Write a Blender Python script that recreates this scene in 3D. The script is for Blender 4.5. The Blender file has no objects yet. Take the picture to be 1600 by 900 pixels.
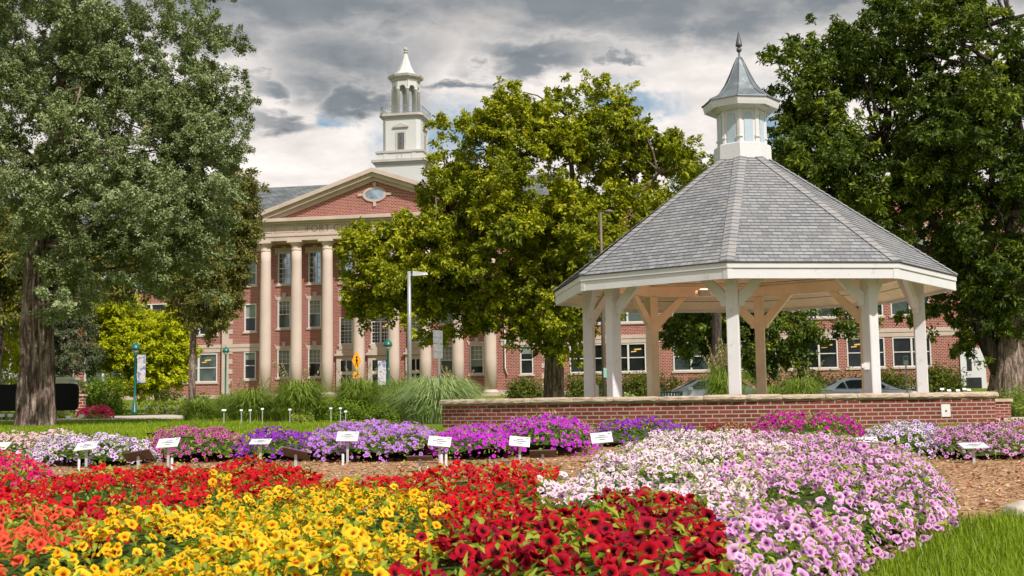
import bpy, bmesh, math, random
import numpy as np
from mathutils import Vector, Matrix, Euler
random.seed(7); RNG = np.random.default_rng(7)
sc = bpy.context.scene
COL = sc.collection
PI = math.pi

# ------------------------------------------------------------------ camera
F_PX, PITCH, ROLL = 1875.0, math.radians(5.76), math.radians(0.76)
cam_d = bpy.data.cameras.new("camera"); cam = bpy.data.objects.new("camera", cam_d); COL.objects.link(cam)
cam_d.sensor_width = 36.0; cam_d.lens = F_PX / 1600 * 36.0
cam_d.clip_start = 0.1; cam_d.clip_end = 3000
cam.matrix_world = Matrix.Rotation(PI / 2 + PITCH, 4, 'X') @ Matrix.Rotation(-ROLL, 4, 'Z')
cam_d.dof.use_dof = True; cam_d.dof.focus_distance = 14.0; cam_d.dof.aperture_fstop = 11.0
sc.camera = cam
sc.view_settings.view_transform = 'Standard'; sc.view_settings.look = 'None'
sc.view_settings.exposure = 0.20; sc.view_settings.gamma = 1.0; sc.view_settings.use_curve_mapping = False
sc.cycles.max_bounces = 6; sc.cycles.diffuse_bounces = 3; sc.cycles.glossy_bounces = 2
sc.cycles.transmission_bounces = 4; sc.cycles.transparent_max_bounces = 4
sc.cycles.use_denoising = True

# ------------------------------------------------------------------ sun and sky
SUN_EL, SUN_AZ = math.radians(46), math.radians(32)     # azimuth: from behind the viewer, to the right
to_sun = Vector((math.sin(SUN_AZ) * math.cos(SUN_EL), -math.cos(SUN_AZ) * math.cos(SUN_EL), math.sin(SUN_EL)))
sl = bpy.data.lights.new("sun", 'SUN'); sl.energy = 4.3; sl.angle = math.radians(1.5); sl.color = (1.0, 0.94, 0.885)
so = bpy.data.objects.new("sun", sl); COL.objects.link(so)
so.rotation_euler = to_sun.to_track_quat('Z', 'Y').to_euler()


class NT:
    """small helper to wire node trees"""
    def __init__(s, tree): s.t = tree; s.n = tree.nodes; s.l = tree.links
    def new(s, typ, **kw):
        n = s.n.new(typ)
        for k, v in kw.items(): setattr(n, k, v)
        return n
    def put(s, sock, v):
        if hasattr(v, 'is_linked') or hasattr(v, 'links'): s.l.new(v, sock)
        else:
            try: sock.default_value = v
            except Exception: sock.default_value = tuple(v)
    def math(s, op, a, b=0.0, c=None, clamp=False):
        n = s.new('ShaderNodeMath', operation=op, use_clamp=clamp); s.put(n.inputs[0], a); s.put(n.inputs[1], b)
        if c is not None: s.put(n.inputs[2], c)
        return n.outputs[0]
    def mix(s, f, a, b, blend='MIX'):
        n = s.new('ShaderNodeMix', data_type='RGBA', blend_type=blend)
        s.put(n.inputs[0], f)
        s.put(n.inputs[6], a if not isinstance(a, tuple) else (*a[:3], 1)); s.put(n.inputs[7], b if not isinstance(b, tuple) else (*b[:3], 1))
        return n.outputs[2]
    def noise(s, vec, scale, detail=3, rough=0.55, dist=0.0):
        n = s.new('ShaderNodeTexNoise'); s.put(n.inputs['Scale'], scale); s.put(n.inputs['Detail'], detail)
        s.put(n.inputs['Roughness'], rough); s.put(n.inputs['Distortion'], dist)
        if vec is not None: s.l.new(vec, n.inputs['Vector'])
        return n.outputs['Fac']
    def ramp(s, f, stops, interp='LINEAR'):
        n = s.new('ShaderNodeValToRGB'); s.put(n.inputs[0], f); cr = n.color_ramp; cr.interpolation = interp
        while len(cr.elements) < len(stops): cr.elements.new(0.5)
        for e, (p, c) in zip(cr.elements, stops): e.position = p; e.color = (*c, 1) if len(c) == 3 else c
        return n.outputs[0]
    def mapr(s, v, a, b, c=0.0, d=1.0, smooth=False):
        n = s.new('ShaderNodeMapRange'); n.interpolation_type = 'SMOOTHSTEP' if smooth else 'LINEAR'
        s.put(n.inputs[0], v)
        for i, q in enumerate((a, b, c, d)): s.put(n.inputs[i + 1], q)
        return n.outputs[0]
    def bump(s, h, strength=0.3, dist=0.02):
        n = s.new('ShaderNodeBump'); s.put(n.inputs['Height'], h); n.inputs['Strength'].default_value = strength
        n.inputs['Distance'].default_value = dist; return n.outputs[0]


world = bpy.data.worlds.new("World"); sc.world = world; world.use_nodes = True
W = NT(world.node_tree); W.n.clear()
wo = W.new('ShaderNodeOutputWorld'); bg = W.new('ShaderNodeBackground'); W.l.new(bg.outputs[0], wo.inputs[0])
sky = W.new('ShaderNodeTexSky', sky_type='NISHITA'); sky.sun_disc = False
sky.sun_elevation = SUN_EL; sky.sun_rotation = PI - SUN_AZ; sky.air_density = 1.0; sky.dust_density = 1.0
tc = W.new('ShaderNodeTexCoord'); sep = W.new('ShaderNodeSeparateXYZ'); W.l.new(tc.outputs['Generated'], sep.inputs[0])
dx, dy, dz = sep.outputs
zz = W.math('ADD', W.math('MAXIMUM', dz, 0.0), 0.16)
cmb = W.new('ShaderNodeCombineXYZ')
W.l.new(W.math('DIVIDE', dx, zz), cmb.inputs[0]); W.l.new(W.math('DIVIDE', dy, zz), cmb.inputs[1])
P = cmb.outputs[0]
n1 = W.noise(P, 1.3, 8, 0.58, 0.2); n2 = W.noise(P, 4.2, 7, 0.6, 0.1)
n3 = W.noise(tc.outputs['Generated'], 9.0, 5, 0.6, 0.5)
az = W.math('ARCTAN2', dx, dy)
azw = W.math('ADD', az, W.math('MULTIPLY', W.math('SUBTRACT', n3, 0.5), 0.16))
elw = W.math('ADD', dz, W.math('MULTIPLY', W.math('SUBTRACT', n2, 0.5), 0.065))
def blob(a0, e0, wa, we):
    a = W.math('DIVIDE', W.math('SUBTRACT', azw, a0), wa); e = W.math('DIVIDE', W.math('SUBTRACT', elw, e0), we)
    r = W.math('SQRT', W.math('ADD', W.math('MULTIPLY', a, a), W.math('MULTIPLY', e, e)))
    return W.mapr(r, 1.3, 0.15, 0.0, 1.0, True)
def addall(l):
    o = l[0]
    for q in l[1:]: o = W.math('MAXIMUM', o, q)
    return o
# big grey cloud banks, seen low over the roofs and rising overhead
n4 = W.noise(P, 11.0, 6, 0.62, 0.3)
elw = W.math('ADD', elw, W.math('MULTIPLY', W.math('SUBTRACT', n4, 0.5), 0.035))
top = W.mapr(elw, 0.272, 0.325, 0.0, 1.0, True)
dark = addall([top, blob(-0.150, 0.283, 0.10, 0.042), blob(-0.115, 0.255, 0.055, 0.018), blob(-0.215, 0.262, 0.035, 0.012), blob(-0.200, 0.232, 0.070, 0.013),
               blob(0.03, 0.288, 0.10, 0.016), blob(-0.04, 0.268, 0.06, 0.009), blob(0.17, 0.315, 0.15, 0.035), blob(-0.25, 0.31, 0.08, 0.03), blob(0.10, 0.283, 0.02, 0.006)])
wisp = W.math('MULTIPLY', W.mapr(n1, 0.52, 0.68, 0.0, 0.45, True), W.mapr(dz, 0.16, 0.22, 0.3, 1.0))
dark = W.math('MAXIMUM', dark, wisp)
dark = W.math('MULTIPLY', dark, W.mapr(n2, 0.28, 0.52, 0.62, 1.0))
blue = addall([blob(-0.06, 0.226, 0.04, 0.028), blob(-0.035, 0.215, 0.028, 0.016), blob(0.098, 0.247, 0.05, 0.014), blob(0.215, 0.215, 0.04, 0.040), blob(-0.13, 0.238, 0.02, 0.01)])
cream = W.mix(W.mapr(n2, 0.35, 0.65), (0.70, 0.65, 0.615), (0.98, 0.91, 0.86))
grey = W.mix(W.mapr(n1, 0.35, 0.65), (0.135, 0.162, 0.188), (0.29, 0.312, 0.335))
cl = W.mix(dark, cream, grey)
skc = W.mix(1.0, sky.outputs[0], (0.10, 0.10, 0.10), 'MULTIPLY')
skb = W.mix(0.55, skc, (0.22, 0.38, 0.50))
full = W.mix(W.math('MULTIPLY', blue, 0.95), cl, skb)
full = W.mix(W.mapr(dz, 0.55, 0.9, 0.0, 0.35), full, skc)
full = W.mix(W.mapr(dy, 0.35, -0.35, 0.0, 1.0, True), full, W.mix(W.mapr(n1, 0.40, 0.62), (0.72, 0.67, 0.63), (0.36, 0.39, 0.43)))
W.l.new(full, bg.inputs[0]); bg.inputs[1].default_value = 1.0

# ------------------------------------------------------------------ geometry of the view (used only to read off where things stand)
def ray(px, py):
    x, y = px - 800, py - 450
    c, s = math.cos(ROLL), math.sin(ROLL)
    X, Y = x * c - y * s, x * s + y * c
    u, r = -Y / F_PX, X / F_PX
    return Vector((r, math.cos(PITCH) - u * math.sin(PITCH), math.sin(PITCH) + u * math.cos(PITCH)))
def at(px, py, D):
    r = ray(px, py); return r * (D / r.y)

GL = [(-200, -.75), (5, -.73), (12, -.60), (20, -.40), (32, -.30), (42, -.14), (60, 0.0), (67, .08), (80, .5), (97, 1.15), (130, 1.3), (2500, 1.3)]
GR = [(-200, -.75), (5, -.73), (12, -.60), (20, -.40), (32, -.38), (42, -.40), (58, -.40), (67, 0.1), (80, .7), (92, 1.15), (130, 1.3), (2500, 1.3)]
def interp(T, y):
    return float(np.interp(y, [a for a, b in T], [b for a, b in T]))
def gz(x, y):
    w = min(1, max(0, (x - 1.0) / 8.0)); w = w * w * (3 - 2 * w)
    if y <= 20: w = 0
    return interp(GL, y) * (1 - w) + interp(GR, y) * w
def gzn(x, y):
    w = np.clip((x - 1.0) / 8.0, 0, 1); w = w * w * (3 - 2 * w); w = np.where(y <= 20, 0, w)
    a = np.interp(y, [q for q, b in GL], [b for q, b in GL]); c = np.interp(y, [q for q, b in GR], [b for q, b in GR])
    return a * (1 - w) + c * w
def onground(px, py, h=0.0):
    r = ray(px, py); lo, hi = 1.0, 80.0
    for _ in range(50):
        m = (lo + hi) / 2; p = r * (m / r.y)
        if p.z < gz(p.x, p.y) + h: hi = m
        else: lo = m
    p = r * (lo / r.y); return (p.x, p.y)

# ------------------------------------------------------------------ mesh helpers
def tag(o, label=None, cat=None, group=None, kind=None):
    if label: o['label'] = label
    if cat: o['category'] = cat
    if group: o['group'] = group
    if kind: o['kind'] = kind
    return o
def empty(name, loc, label, cat, rz=0.0, group=None):
    o = bpy.data.objects.new(name, None); COL.objects.link(o); o.location = loc; o.rotation_euler = (0, 0, rz)
    o.empty_display_size = 0.2
    return tag(o, label, cat, group)

class MB:
    def __init__(s): s.v = []; s.f = []; s.uv = {}; s.mi = {}; s.sm = set()
    def quad(s, *p, uv=None, mi=0, smooth=False):
        b = len(s.v); s.v += [tuple(q) for q in p]; s.f.append(tuple(range(b, b + len(p))))
        k = len(s.f) - 1
        if uv: s.uv[k] = uv
        if mi: s.mi[k] = mi
        if smooth: s.sm.add(k)
        return s
    def box(s, x0, x1, y0, y1, z0, z1, mi=0):
        b = len(s.v)
        s.v += [(x0, y0, z0), (x1, y0, z0), (x1, y1, z0), (x0, y1, z0), (x0, y0, z1), (x1, y0, z1), (x1, y1, z1), (x0, y1, z1)]
        for f in ((0, 3, 2, 1), (4, 5, 6, 7), (0, 1, 5, 4), (1, 2, 6, 5), (2, 3, 7, 6), (3, 0, 4, 7)):
            s.f.append(tuple(b + i for i in f))
            if mi: s.mi[len(s.f) - 1] = mi
        return s
    def hexa(s, p8, mi=0):
        b = len(s.v); s.v += [tuple(q) for q in p8]
        for f in ((0, 3, 2, 1), (4, 5, 6, 7), (0, 1, 5, 4), (1, 2, 6, 5), (2, 3, 7, 6), (3, 0, 4, 7)):
            s.f.append(tuple(b + i for i in f))
            if mi: s.mi[len(s.f) - 1] = mi
        return s
    def bar(s, a, b, w, h, up=(0, 0, 1)):
        a = Vector(a); b = Vector(b); d = (b - a).normalized(); u = Vector(up)
        sx = d.cross(u).normalized() * (w / 2); u2 = sx.cross(d).normalized() * (h / 2)
        return s.hexa([a - sx - u2, a + sx - u2, b + sx - u2, b - sx - u2, a - sx + u2, a + sx + u2, b + sx + u2, b - sx + u2])
    def prism(s, poly, y0, y1, axis='y', mi=0):
        """poly of (a,b) extruded; axis y -> (a,y,b); axis z -> (a,b,z)"""
        b = len(s.v); n = len(poly)
        for y in (y0, y1):
            for (a, c) in poly: s.v.append((a, y, c) if axis == 'y' else ((a, c, y) if axis == 'z' else (y, a, c)))
        s.f.append(tuple(range(b, b + n))); s.f.append(tuple(reversed(range(b + n, b + 2 * n))))
        for i in range(n):
            j = (i + 1) % n; s.f.append((b + i, b + n + i, b + n + j, b + j))
        if mi:
            for k in range(len(s.f) - n - 2, len(s.f)): s.mi[k] = mi
        return s
    def lathe(s, prof, n=16, cx=0, cy=0, z0=0, smooth=True, rot=0.0, cap=True):
        b = len(s.v)
        for (r, z) in prof:
            for i in range(n):
                a = rot + 2 * PI * i / n; s.v.append((cx + r * math.cos(a), cy + r * math.sin(a), z0 + z))
        for k in range(len(prof) - 1):
            for i in range(n):
                j = (i + 1) % n; s.f.append((b + k * n + i, b + k * n + j, b + (k + 1) * n + j, b + (k + 1) * n + i))
                if smooth: s.sm.add(len(s.f) - 1)
        if cap:
            s.f.append(tuple(b + i for i in reversed(range(n)))); s.f.append(tuple(b + (len(prof) - 1) * n + i for i in range(n)))
        return s
    def tube(s, pts, rad, n=7, smooth=True, noise=0.0):
        b = len(s.v); m = len(pts); pts = [Vector(p) for p in pts]
        ref = Vector((0.13, 0.97, 0.2))
        for k in range(m):
            d = (pts[min(k + 1, m - 1)] - pts[max(k - 1, 0)]).normalized()
            if abs(d.dot(ref)) > 0.95: ref = Vector((1, 0, 0.1))
            u = d.cross(ref).normalized(); w = d.cross(u)
            for i in range(n):
                a = 2 * PI * i / n; r = rad[k] * (1 + noise * (random.random() - .5))
                s.v.append(tuple(pts[k] + u * (r * math.cos(a)) + w * (r * math.sin(a))))
        for k in range(m - 1):
            for i in range(n):
                j = (i + 1) % n; s.f.append((b + k * n + i, b + k * n + j, b + (k + 1) * n + j, b + (k + 1) * n + i))
                if smooth: s.sm.add(len(s.f) - 1)
        s.f.append(tuple(b + i for i in reversed(range(n)))); s.f.append(tuple(b + (m - 1) * n + i for i in range(n)))
        return s
    def sphere(s, c, r, n=12, m=8, sz=1.0):
        prof = [(max(1e-4, r * math.sin(PI * k / m)), -r * sz * math.cos(PI * k / m)) for k in range(m + 1)]
        return s.lathe(prof, n, c[0], c[1], c[2], cap=False)
    def build(s, name, mats, parent=None, loc=None):
        me = bpy.data.meshes.new(name); me.from_pydata(s.v, [], s.f)
        if not isinstance(mats, (list, tuple)): mats = [mats]
        for m in mats: me.materials.append(m)
        me.update()
        uvl = me.uv_layers.new(name="UVMap"); data = uvl.data
        vs = me.vertices
        for k, p in enumerate(me.polygons):
            if k in s.mi: p.material_index = s.mi[k]
            if k in s.sm: p.use_smooth = True
            if k in s.uv:
                for li, q in zip(p.loop_indices, s.uv[k]): data[li].uv = q
                continue
            n = p.normal
            if abs(n.z) > 0.92:
                for li in p.loop_indices:
                    co = vs[me.loops[li].vertex_index].co; data[li].uv = (co.x, co.y)
            else:
                t = Vector((-n.y, n.x, 0)).normalized(); k2 = 1 / math.sqrt(max(0.02, 1 - n.z * n.z))
                for li in p.loop_indices:
                    co = vs[me.loops[li].vertex_index].co; data[li].uv = (co.dot(t), co.z * k2)
        o = bpy.data.objects.new(name, me); COL.objects.link(o)
        if parent is not None: o.parent = parent
        if loc is not None: o.location = loc
        return o

def np_mesh(name, V, Fc, nper, mats, col=None, parent=None, smooth=False, loc=None, link=True):
    """V (n,3); Fc flat loop vertex indices; nper list of loop counts per face (array)"""
    me = bpy.data.meshes.new(name)
    me.vertices.add(len(V)); me.vertices.foreach_set('co', np.asarray(V, np.float32).ravel())
    me.loops.add(len(Fc)); me.loops.foreach_set('vertex_index', np.asarray(Fc, np.int32))
    nper = np.asarray(nper, np.int32); me.polygons.add(len(nper))
    st = np.concatenate([[0], np.cumsum(nper)[:-1]]).astype(np.int32)
    me.polygons.foreach_set('loop_start', st); me.polygons.foreach_set('loop_total', nper)
    if smooth: me.polygons.foreach_set('use_smooth', np.ones(len(nper), bool))
    if not isinstance(mats, (list, tuple)): mats = [mats]
    for m in mats: me.materials.append(m)
    if col is not None:
        a = me.color_attributes.new(name="Col", type='FLOAT_COLOR', domain='POINT')
        c4 = np.ones((len(V), 4), np.float32); c4[:, :col.shape[1]] = col; a.data.foreach_set('color', c4.ravel())
    me.update(calc_edges=True); me.validate()
    if not link: return me
    o = bpy.data.objects.new(name, me); COL.objects.link(o)
    if parent is not None: o.parent = parent
    if loc is not None: o.location = loc
    return o

def norm(a): return a / np.maximum(1e-9, np.linalg.norm(a, axis=-1, keepdims=True))
def frames(N, rng, T=None):
    if T is None: T = rng.normal(size=N.shape)
    T = T - N * (T * N).sum(1, keepdims=True); T = norm(T); B = np.cross(N, T); return T, B

def leaf_cards(C, N, size, width, col, rng, T=None, fold=0.25):
    """folded diamond leaves, two triangles sharing the midrib. size,width arrays"""
    n = len(C); T, B = frames(N, rng, T)
    L = size[:, None]; Wd = width[:, None]
    base = C; tip = C + T * L - N * L * 0.12; mid = C + T * L * 0.45
    a = mid + B * Wd * .5 + N * Wd * fold; b = mid - B * Wd * .5 + N * Wd * fold
    V = np.stack([base, a, tip, b], 1).reshape(-1, 3)
    i = np.arange(n)[:, None] * 4
    Fc = np.concatenate([i + 0, i + 2, i + 1, i + 0, i + 3, i + 2], 1).ravel()
    return V, Fc, np.full(n * 2, 3), np.repeat(col, 4, 0)

# ------------------------------------------------------------------ materials
MATS = {}
def mat(name):
    m = bpy.data.materials.new(name); m.use_nodes = True; t = NT(m.node_tree); t.n.clear()
    out = t.new('ShaderNodeOutputMaterial'); MATS[name] = m
    return m, t, out
def pbsdf(t, out, col, rough=0.6, bump=None, spec=0.5, metal=0.0, emit=None):
    b = t.new('ShaderNodeBsdfPrincipled'); t.put(b.inputs['Base Color'], col if not isinstance(col, tuple) else (*col[:3], 1))
    t.put(b.inputs['Roughness'], rough); b.inputs['Metallic'].default_value = metal
    b.inputs['Specular IOR Level'].default_value = spec
    if bump is not None: t.l.new(bump, b.inputs['Normal'])
    if emit: b.inputs['Emission Color'].default_value = (*emit[0], 1); b.inputs['Emission Strength'].default_value = emit[1]
    t.l.new(b.outputs[0], out.inputs[0]); return b
def simple(name, col, rough=0.6, var=0.12, scale=3.0, metal=0.0, spec=0.5, bumps=0.0, dirt=None):
    m, t, out = mat(name); o = t.new('ShaderNodeTexCoord').outputs['Object']
    n = t.noise(o, scale, 5, 0.6)
    c = t.mix(t.mapr(n, 0.3, 0.7), tuple(x * (1 - var) for x in col), tuple(min(1, x * (1 + var)) for x in col))
    if dirt:
        d = t.noise(o, dirt[2], 6, 0.7); c = t.mix(t.mapr(d, dirt[3], dirt[3] + .12, 0, dirt[1]), c, dirt[0])
    bp = t.bump(t.noise(o, scale * 8, 4), bumps, 0.01) if bumps else None
    pbsdf(t, out, c, rough, bp, spec, metal); return m
def leafmat(name, stops, trans=0.35, spec=0.25, rough=0.5):
    """colour from the Col attribute: R per leaf, G per clump"""
    m, t, out = mat(name); a = t.new('ShaderNodeAttribute', attribute_name='Col')
    s = t.new('ShaderNodeSeparateColor'); t.l.new(a.outputs['Color'], s.inputs[0])
    f = t.math('ADD', t.math('MULTIPLY', s.outputs[0], 0.45), t.math('MULTIPLY', s.outputs[1], 0.55))
    c = t.ramp(f, stops)
    b = t.new('ShaderNodeBsdfPrincipled'); t.l.new(c, b.inputs['Base Color']); b.inputs['Roughness'].default_value = rough
    b.inputs['Specular IOR Level'].default_value = spec
    tr = t.new('ShaderNodeBsdfTranslucent'); t.l.new(t.mix(1.0, c, (1.0, 1.15, 0.55), 'MULTIPLY'), tr.inputs[0])
    mx = t.new('ShaderNodeMixShader'); mx.inputs[0].default_value = trans
    t.l.new(b.outputs[0], mx.inputs[1]); t.l.new(tr.outputs[0], mx.inputs[2]); t.l.new(mx.outputs[0], out.inputs[0]); return m
def petalmat(name, throat, mid, edge, alt, p0=0.16, p1=0.34, trans=0.3):
    """R radius on the bloom, G random per bloom"""
    m, t, out = mat(name); a = t.new('ShaderNodeAttribute', attribute_name='Col')
    s = t.new('ShaderNodeSeparateColor'); t.l.new(a.outputs['Color'], s.inputs[0])
    c = t.ramp(s.outputs[0], [(0.0, throat), (p0, throat), (p1, mid), (0.72, edge), (1.0, edge)])
    c2 = t.ramp(s.outputs[0], [(0.0, throat), (p0, throat), (p1, tuple((x + y) / 2 for x, y in zip(mid, alt))), (0.72, alt), (1.0, alt)])
    c = t.mix(t.mapr(s.outputs[1], 0.45, 1.0), c, c2)
    b = t.new('ShaderNodeBsdfPrincipled'); t.l.new(c, b.inputs['Base Color']); b.inputs['Roughness'].default_value = 0.6
    b.inputs['Specular IOR Level'].default_value = 0.15
    tr = t.new('ShaderNodeBsdfTranslucent'); t.l.new(c, tr.inputs[0])
    mx = t.new('ShaderNodeMixShader'); mx.inputs[0].default_value = trans
    t.l.new(b.outputs[0], mx.inputs[1]); t.l.new(tr.outputs[0], mx.inputs[2]); t.l.new(mx.outputs[0], out.inputs[0]); return m
def brickmat(name, c1, c2, mortar, bw=0.213, rh=0.0677, ms=0.010, bump=0.4, soot=0.0, patch=0.0):
    m, t, out = mat(name); uv = t.new('ShaderNodeTexCoord').outputs['UV']; ob = t.new('ShaderNodeTexCoord').outputs['Object']
    b = t.new('ShaderNodeTexBrick'); t.l.new(uv, b.inputs['Vector']); b.offset = 0.5
    b.inputs['Scale'].default_value = 1.0; b.inputs['Mortar Size'].default_value = ms; b.inputs['Mortar Smooth'].default_value = 0.15
    b.inputs['Brick Width'].default_value = bw; b.inputs['Row Height'].default_value = rh; b.inputs['Bias'].default_value = 0.0
    b.inputs['Color1'].default_value = (*c1, 1); b.inputs['Color2'].default_value = (*c2, 1); b.inputs['Mortar'].default_value = (*mortar, 1)
    c = b.outputs['Color']; n = t.noise(ob, 0.6, 6, 0.65); n2 = t.noise(ob, 14, 4, 0.7)
    c = t.mix(t.mapr(n2, 0.3, 0.7, 0, 0.35), c, t.mix(1.0, c, (0.55, 0.5, 0.5), 'MULTIPLY'))
    c = t.mix(t.mapr(n, 0.35, 0.75, 0, 0.30 + patch), c, t.mix(1.0, c, (0.6, 0.58, 0.6), 'MULTIPLY'))
    bp = t.bump(t.math('SUBTRACT', t.math('MULTIPLY', n2, 0.3), b.outputs['Fac']), bump, 0.006)
    pbsdf(t, out, c, 0.85, bp, 0.2); return m

M = {}
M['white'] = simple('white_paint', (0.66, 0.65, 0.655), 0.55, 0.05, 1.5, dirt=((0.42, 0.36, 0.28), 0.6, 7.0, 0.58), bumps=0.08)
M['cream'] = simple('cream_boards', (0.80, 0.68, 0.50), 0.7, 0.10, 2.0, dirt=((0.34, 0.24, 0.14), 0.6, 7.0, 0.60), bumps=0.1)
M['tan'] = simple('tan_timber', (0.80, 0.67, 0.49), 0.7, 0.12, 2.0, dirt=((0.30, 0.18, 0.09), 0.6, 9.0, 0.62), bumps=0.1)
M['darkgap'] = simple('dark_gap', (0.10, 0.055, 0.03), 0.8)
M['panelblue'] = simple('pale_blue_panel', (0.42, 0.51, 0.57), 0.4, 0.06)
M['zinc'] = simple('zinc_roof', (0.165, 0.19, 0.205), 0.6, 0.22, 5.0, metal=0.25, dirt=((0.42, 0.46, 0.47), 0.5, 4.0, 0.55))
M['leadgrey'] = simple('dark_metal', (0.10, 0.10, 0.11), 0.5, 0.15, metal=0.3)
M['stone'] = simple('limestone', (0.53, 0.42, 0.355), 0.85, 0.10, 0.8, bumps=0.15, dirt=((0.36, 0.29, 0.23), 0.5, 1.3, 0.55))
M['stone_d'] = simple('cut_stone_shade', (0.27, 0.21, 0.165), 0.85, 0.08)
M['column'] = simple('column_stone', (0.56, 0.445, 0.38), 0.85, 0.07, 0.7, bumps=0.1)
M['towerwhite'] = simple('tower_paint', (0.56, 0.565, 0.545), 0.6, 0.05, 0.6, dirt=((0.5, 0.47, 0.38), 0.4, 1.5, 0.58))
M['towertrim'] = simple('tower_trim', (0.46, 0.43, 0.385), 0.65, 0.10, 1.0)
M['frame'] = simple('window_frame_paint', (0.66, 0.63, 0.60), 0.6, 0.05)
M['slate'] = None
M['green'] = simple('green_lamp_paint', (0.012, 0.13, 0.11), 0.35, 0.1)
M['galv'] = simple('galvanised_steel', (0.42, 0.42, 0.43), 0.45, 0.12, 5.0, metal=0.4)
M['bronze'] = simple('bronze_pole', (0.16, 0.12, 0.10), 0.6, 0.2)
M['black'] = simple('black_panel', (0.004, 0.004, 0.005), 0.5, 0.1, spec=0.15)
M['orange'] = simple('sign_orange', (0.85, 0.36, 0.01), 0.45, 0.04)
M['signwhite'] = simple('label_white', (0.70, 0.70, 0.70), 0.45, 0.03, 20)
M['signbrown'] = simple('label_back', (0.085, 0.050, 0.038), 0.5, 0.25, 30)
M['print'] = simple('label_print', (0.14, 0.14, 0.16), 0.6)
M['stake'] = simple('stake_metal', (0.50, 0.50, 0.50), 0.5, 0.1, metal=0.2)
M['glow'] = None
m, t, out = mat('lit_lamp'); e = t.new('ShaderNodeEmission'); e.inputs[0].default_value = (1.0, 0.33, 0.22, 1); e.inputs[1].default_value = 5.0
t.l.new(e.outputs[0], out.inputs[0]); M['glow'] = m
m, t, out = mat('ceiling_light'); e = t.new('ShaderNodeEmission'); e.inputs[0].default_value = (1.0, 0.62, 0.12, 1); e.inputs[1].default_value = 0.9
t.l.new(e.outputs[0], out.inputs[0]); M['roomlight'] = m
M['brick'] = brickmat('school_brick', (0.36, 0.080, 0.058), (0.20, 0.036, 0.030), (0.56, 0.38, 0.31), bw=0.27, rh=0.125, ms=0.020)
M['wallbrick'] = brickmat('garden_wall_brick', (0.29, 0.068, 0.052), (0.17, 0.045, 0.034), (0.46, 0.36, 0.29), ms=0.0095, bump=0.6, patch=.3)
# glass
def glass(name, c, metal, rough=0.06, sc2=1.0):
    m, t, out = mat(name); o = t.new('ShaderNodeTexCoord').outputs['Object']
    n = t.noise(o, sc2, 3, 0.6, 0.5)
    col = t.mix(t.mapr(n, 0.4, 0.65), c, tuple(x * 0.45 for x in c))
    pbsdf(t, out, col, rough, None, 0.6, metal); return m
M['glass_painted_sky'] = glass('painted_sky_glass', (0.50, 0.66, 0.78), 0.9, 0.05, 0.8)  # same glass as the lower panes; sky reflection painted in as a pale metallic tint
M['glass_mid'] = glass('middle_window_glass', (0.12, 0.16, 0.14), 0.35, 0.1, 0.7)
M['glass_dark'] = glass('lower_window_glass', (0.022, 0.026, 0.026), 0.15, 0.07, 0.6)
M['carglass'] = glass('car_glass', (0.10, 0.13, 0.14), 0.6, 0.05, 2)
m, t, out = mat('silver_car_paint'); b = pbsdf(t, out, (0.66, 0.72, 0.74), 0.3, None, 0.5, 0.3); b.inputs['Coat Weight'].default_value = 0.8; M['carpaint'] = m
M['rail'] = simple('grey_railing', (.24, .26, .26), .6)
M['blind'] = simple('window_blind', (.20, .23, .20), .35, .2, 1.0)
M['rubber'] = simple('tyre_rubber', (0.02, 0.02, 0.02), 0.85)
M['chrome'] = simple('alloy', (0.55, 0.55, 0.56), 0.3, 0.05, metal=0.8)
# slate roof of the school
m, t, out = mat('slate_roof'); uv = t.new('ShaderNodeTexCoord').outputs['UV']
b = t.new('ShaderNodeTexBrick'); t.l.new(uv, b.inputs['Vector'])
for k, v in (('Scale', 1.0), ('Mortar Size', 0.035), ('Brick Width', 0.6), ('Row Height', 0.40), ('Bias', 0.0)): b.inputs[k].default_value = v
b.inputs['Color1'].default_value = (0.085, 0.10, 0.103, 1); b.inputs['Color2'].default_value = (0.20, 0.215, 0.215, 1); b.inputs['Mortar'].default_value = (0.07, 0.08, 0.08, 1)
pbsdf(t, out, b.outputs[0], 0.7, t.bump(b.outputs['Fac'], 0.3, 0.02), 0.4); M['slate'] = m
# asphalt shingles: tabs of several greys; each course is real stepped geometry
m, t, out = mat('grey_shingles'); uv = t.new('ShaderNodeTexCoord').outputs['UV']; ob = t.new('ShaderNodeTexCoord').outputs['Object']
b = t.new('ShaderNodeTexBrick'); t.l.new(uv, b.inputs['Vector']); b.offset = 0.37; b.offset_frequency = 2; b.squash = 0.7; b.squash_frequency = 3
for k, v in (('Scale', 1.0), ('Mortar Size', 0.006), ('Brick Width', 0.18), ('Row Height', 0.112), ('Bias', 0.0)): b.inputs[k].default_value = v
b.inputs['Color1'].default_value = (0.215, 0.222, 0.232, 1); b.inputs['Color2'].default_value = (0.335, 0.342, 0.348, 1); b.inputs['Mortar'].default_value = (0.10, 0.102, 0.108, 1)
wn = t.noise(ob, 1.6, 4, 0.6)
c = t.mix(t.mapr(wn, 0.45, 0.75, 0, 0.35), b.outputs[0], (0.34, 0.31, 0.28))
gr = t.noise(ob, 260, 2, 0.5); c = t.mix(t.mapr(gr, 0.3, 0.7, 0.0, 0.35), c, t.mix(1.0, c, (0.5, 0.5, 0.5), 'MULTIPLY'))
pbsdf(t, out, c, 0.9, t.bump(gr, 0.3, 0.003), 0.2); M['shingle'] = m
m, t, out = mat('hip_shingles'); uv = t.new('ShaderNodeTexCoord').outputs['UV']
b = t.new('ShaderNodeTexBrick'); t.l.new(uv, b.inputs['Vector']); b.offset = 0.0
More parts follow.
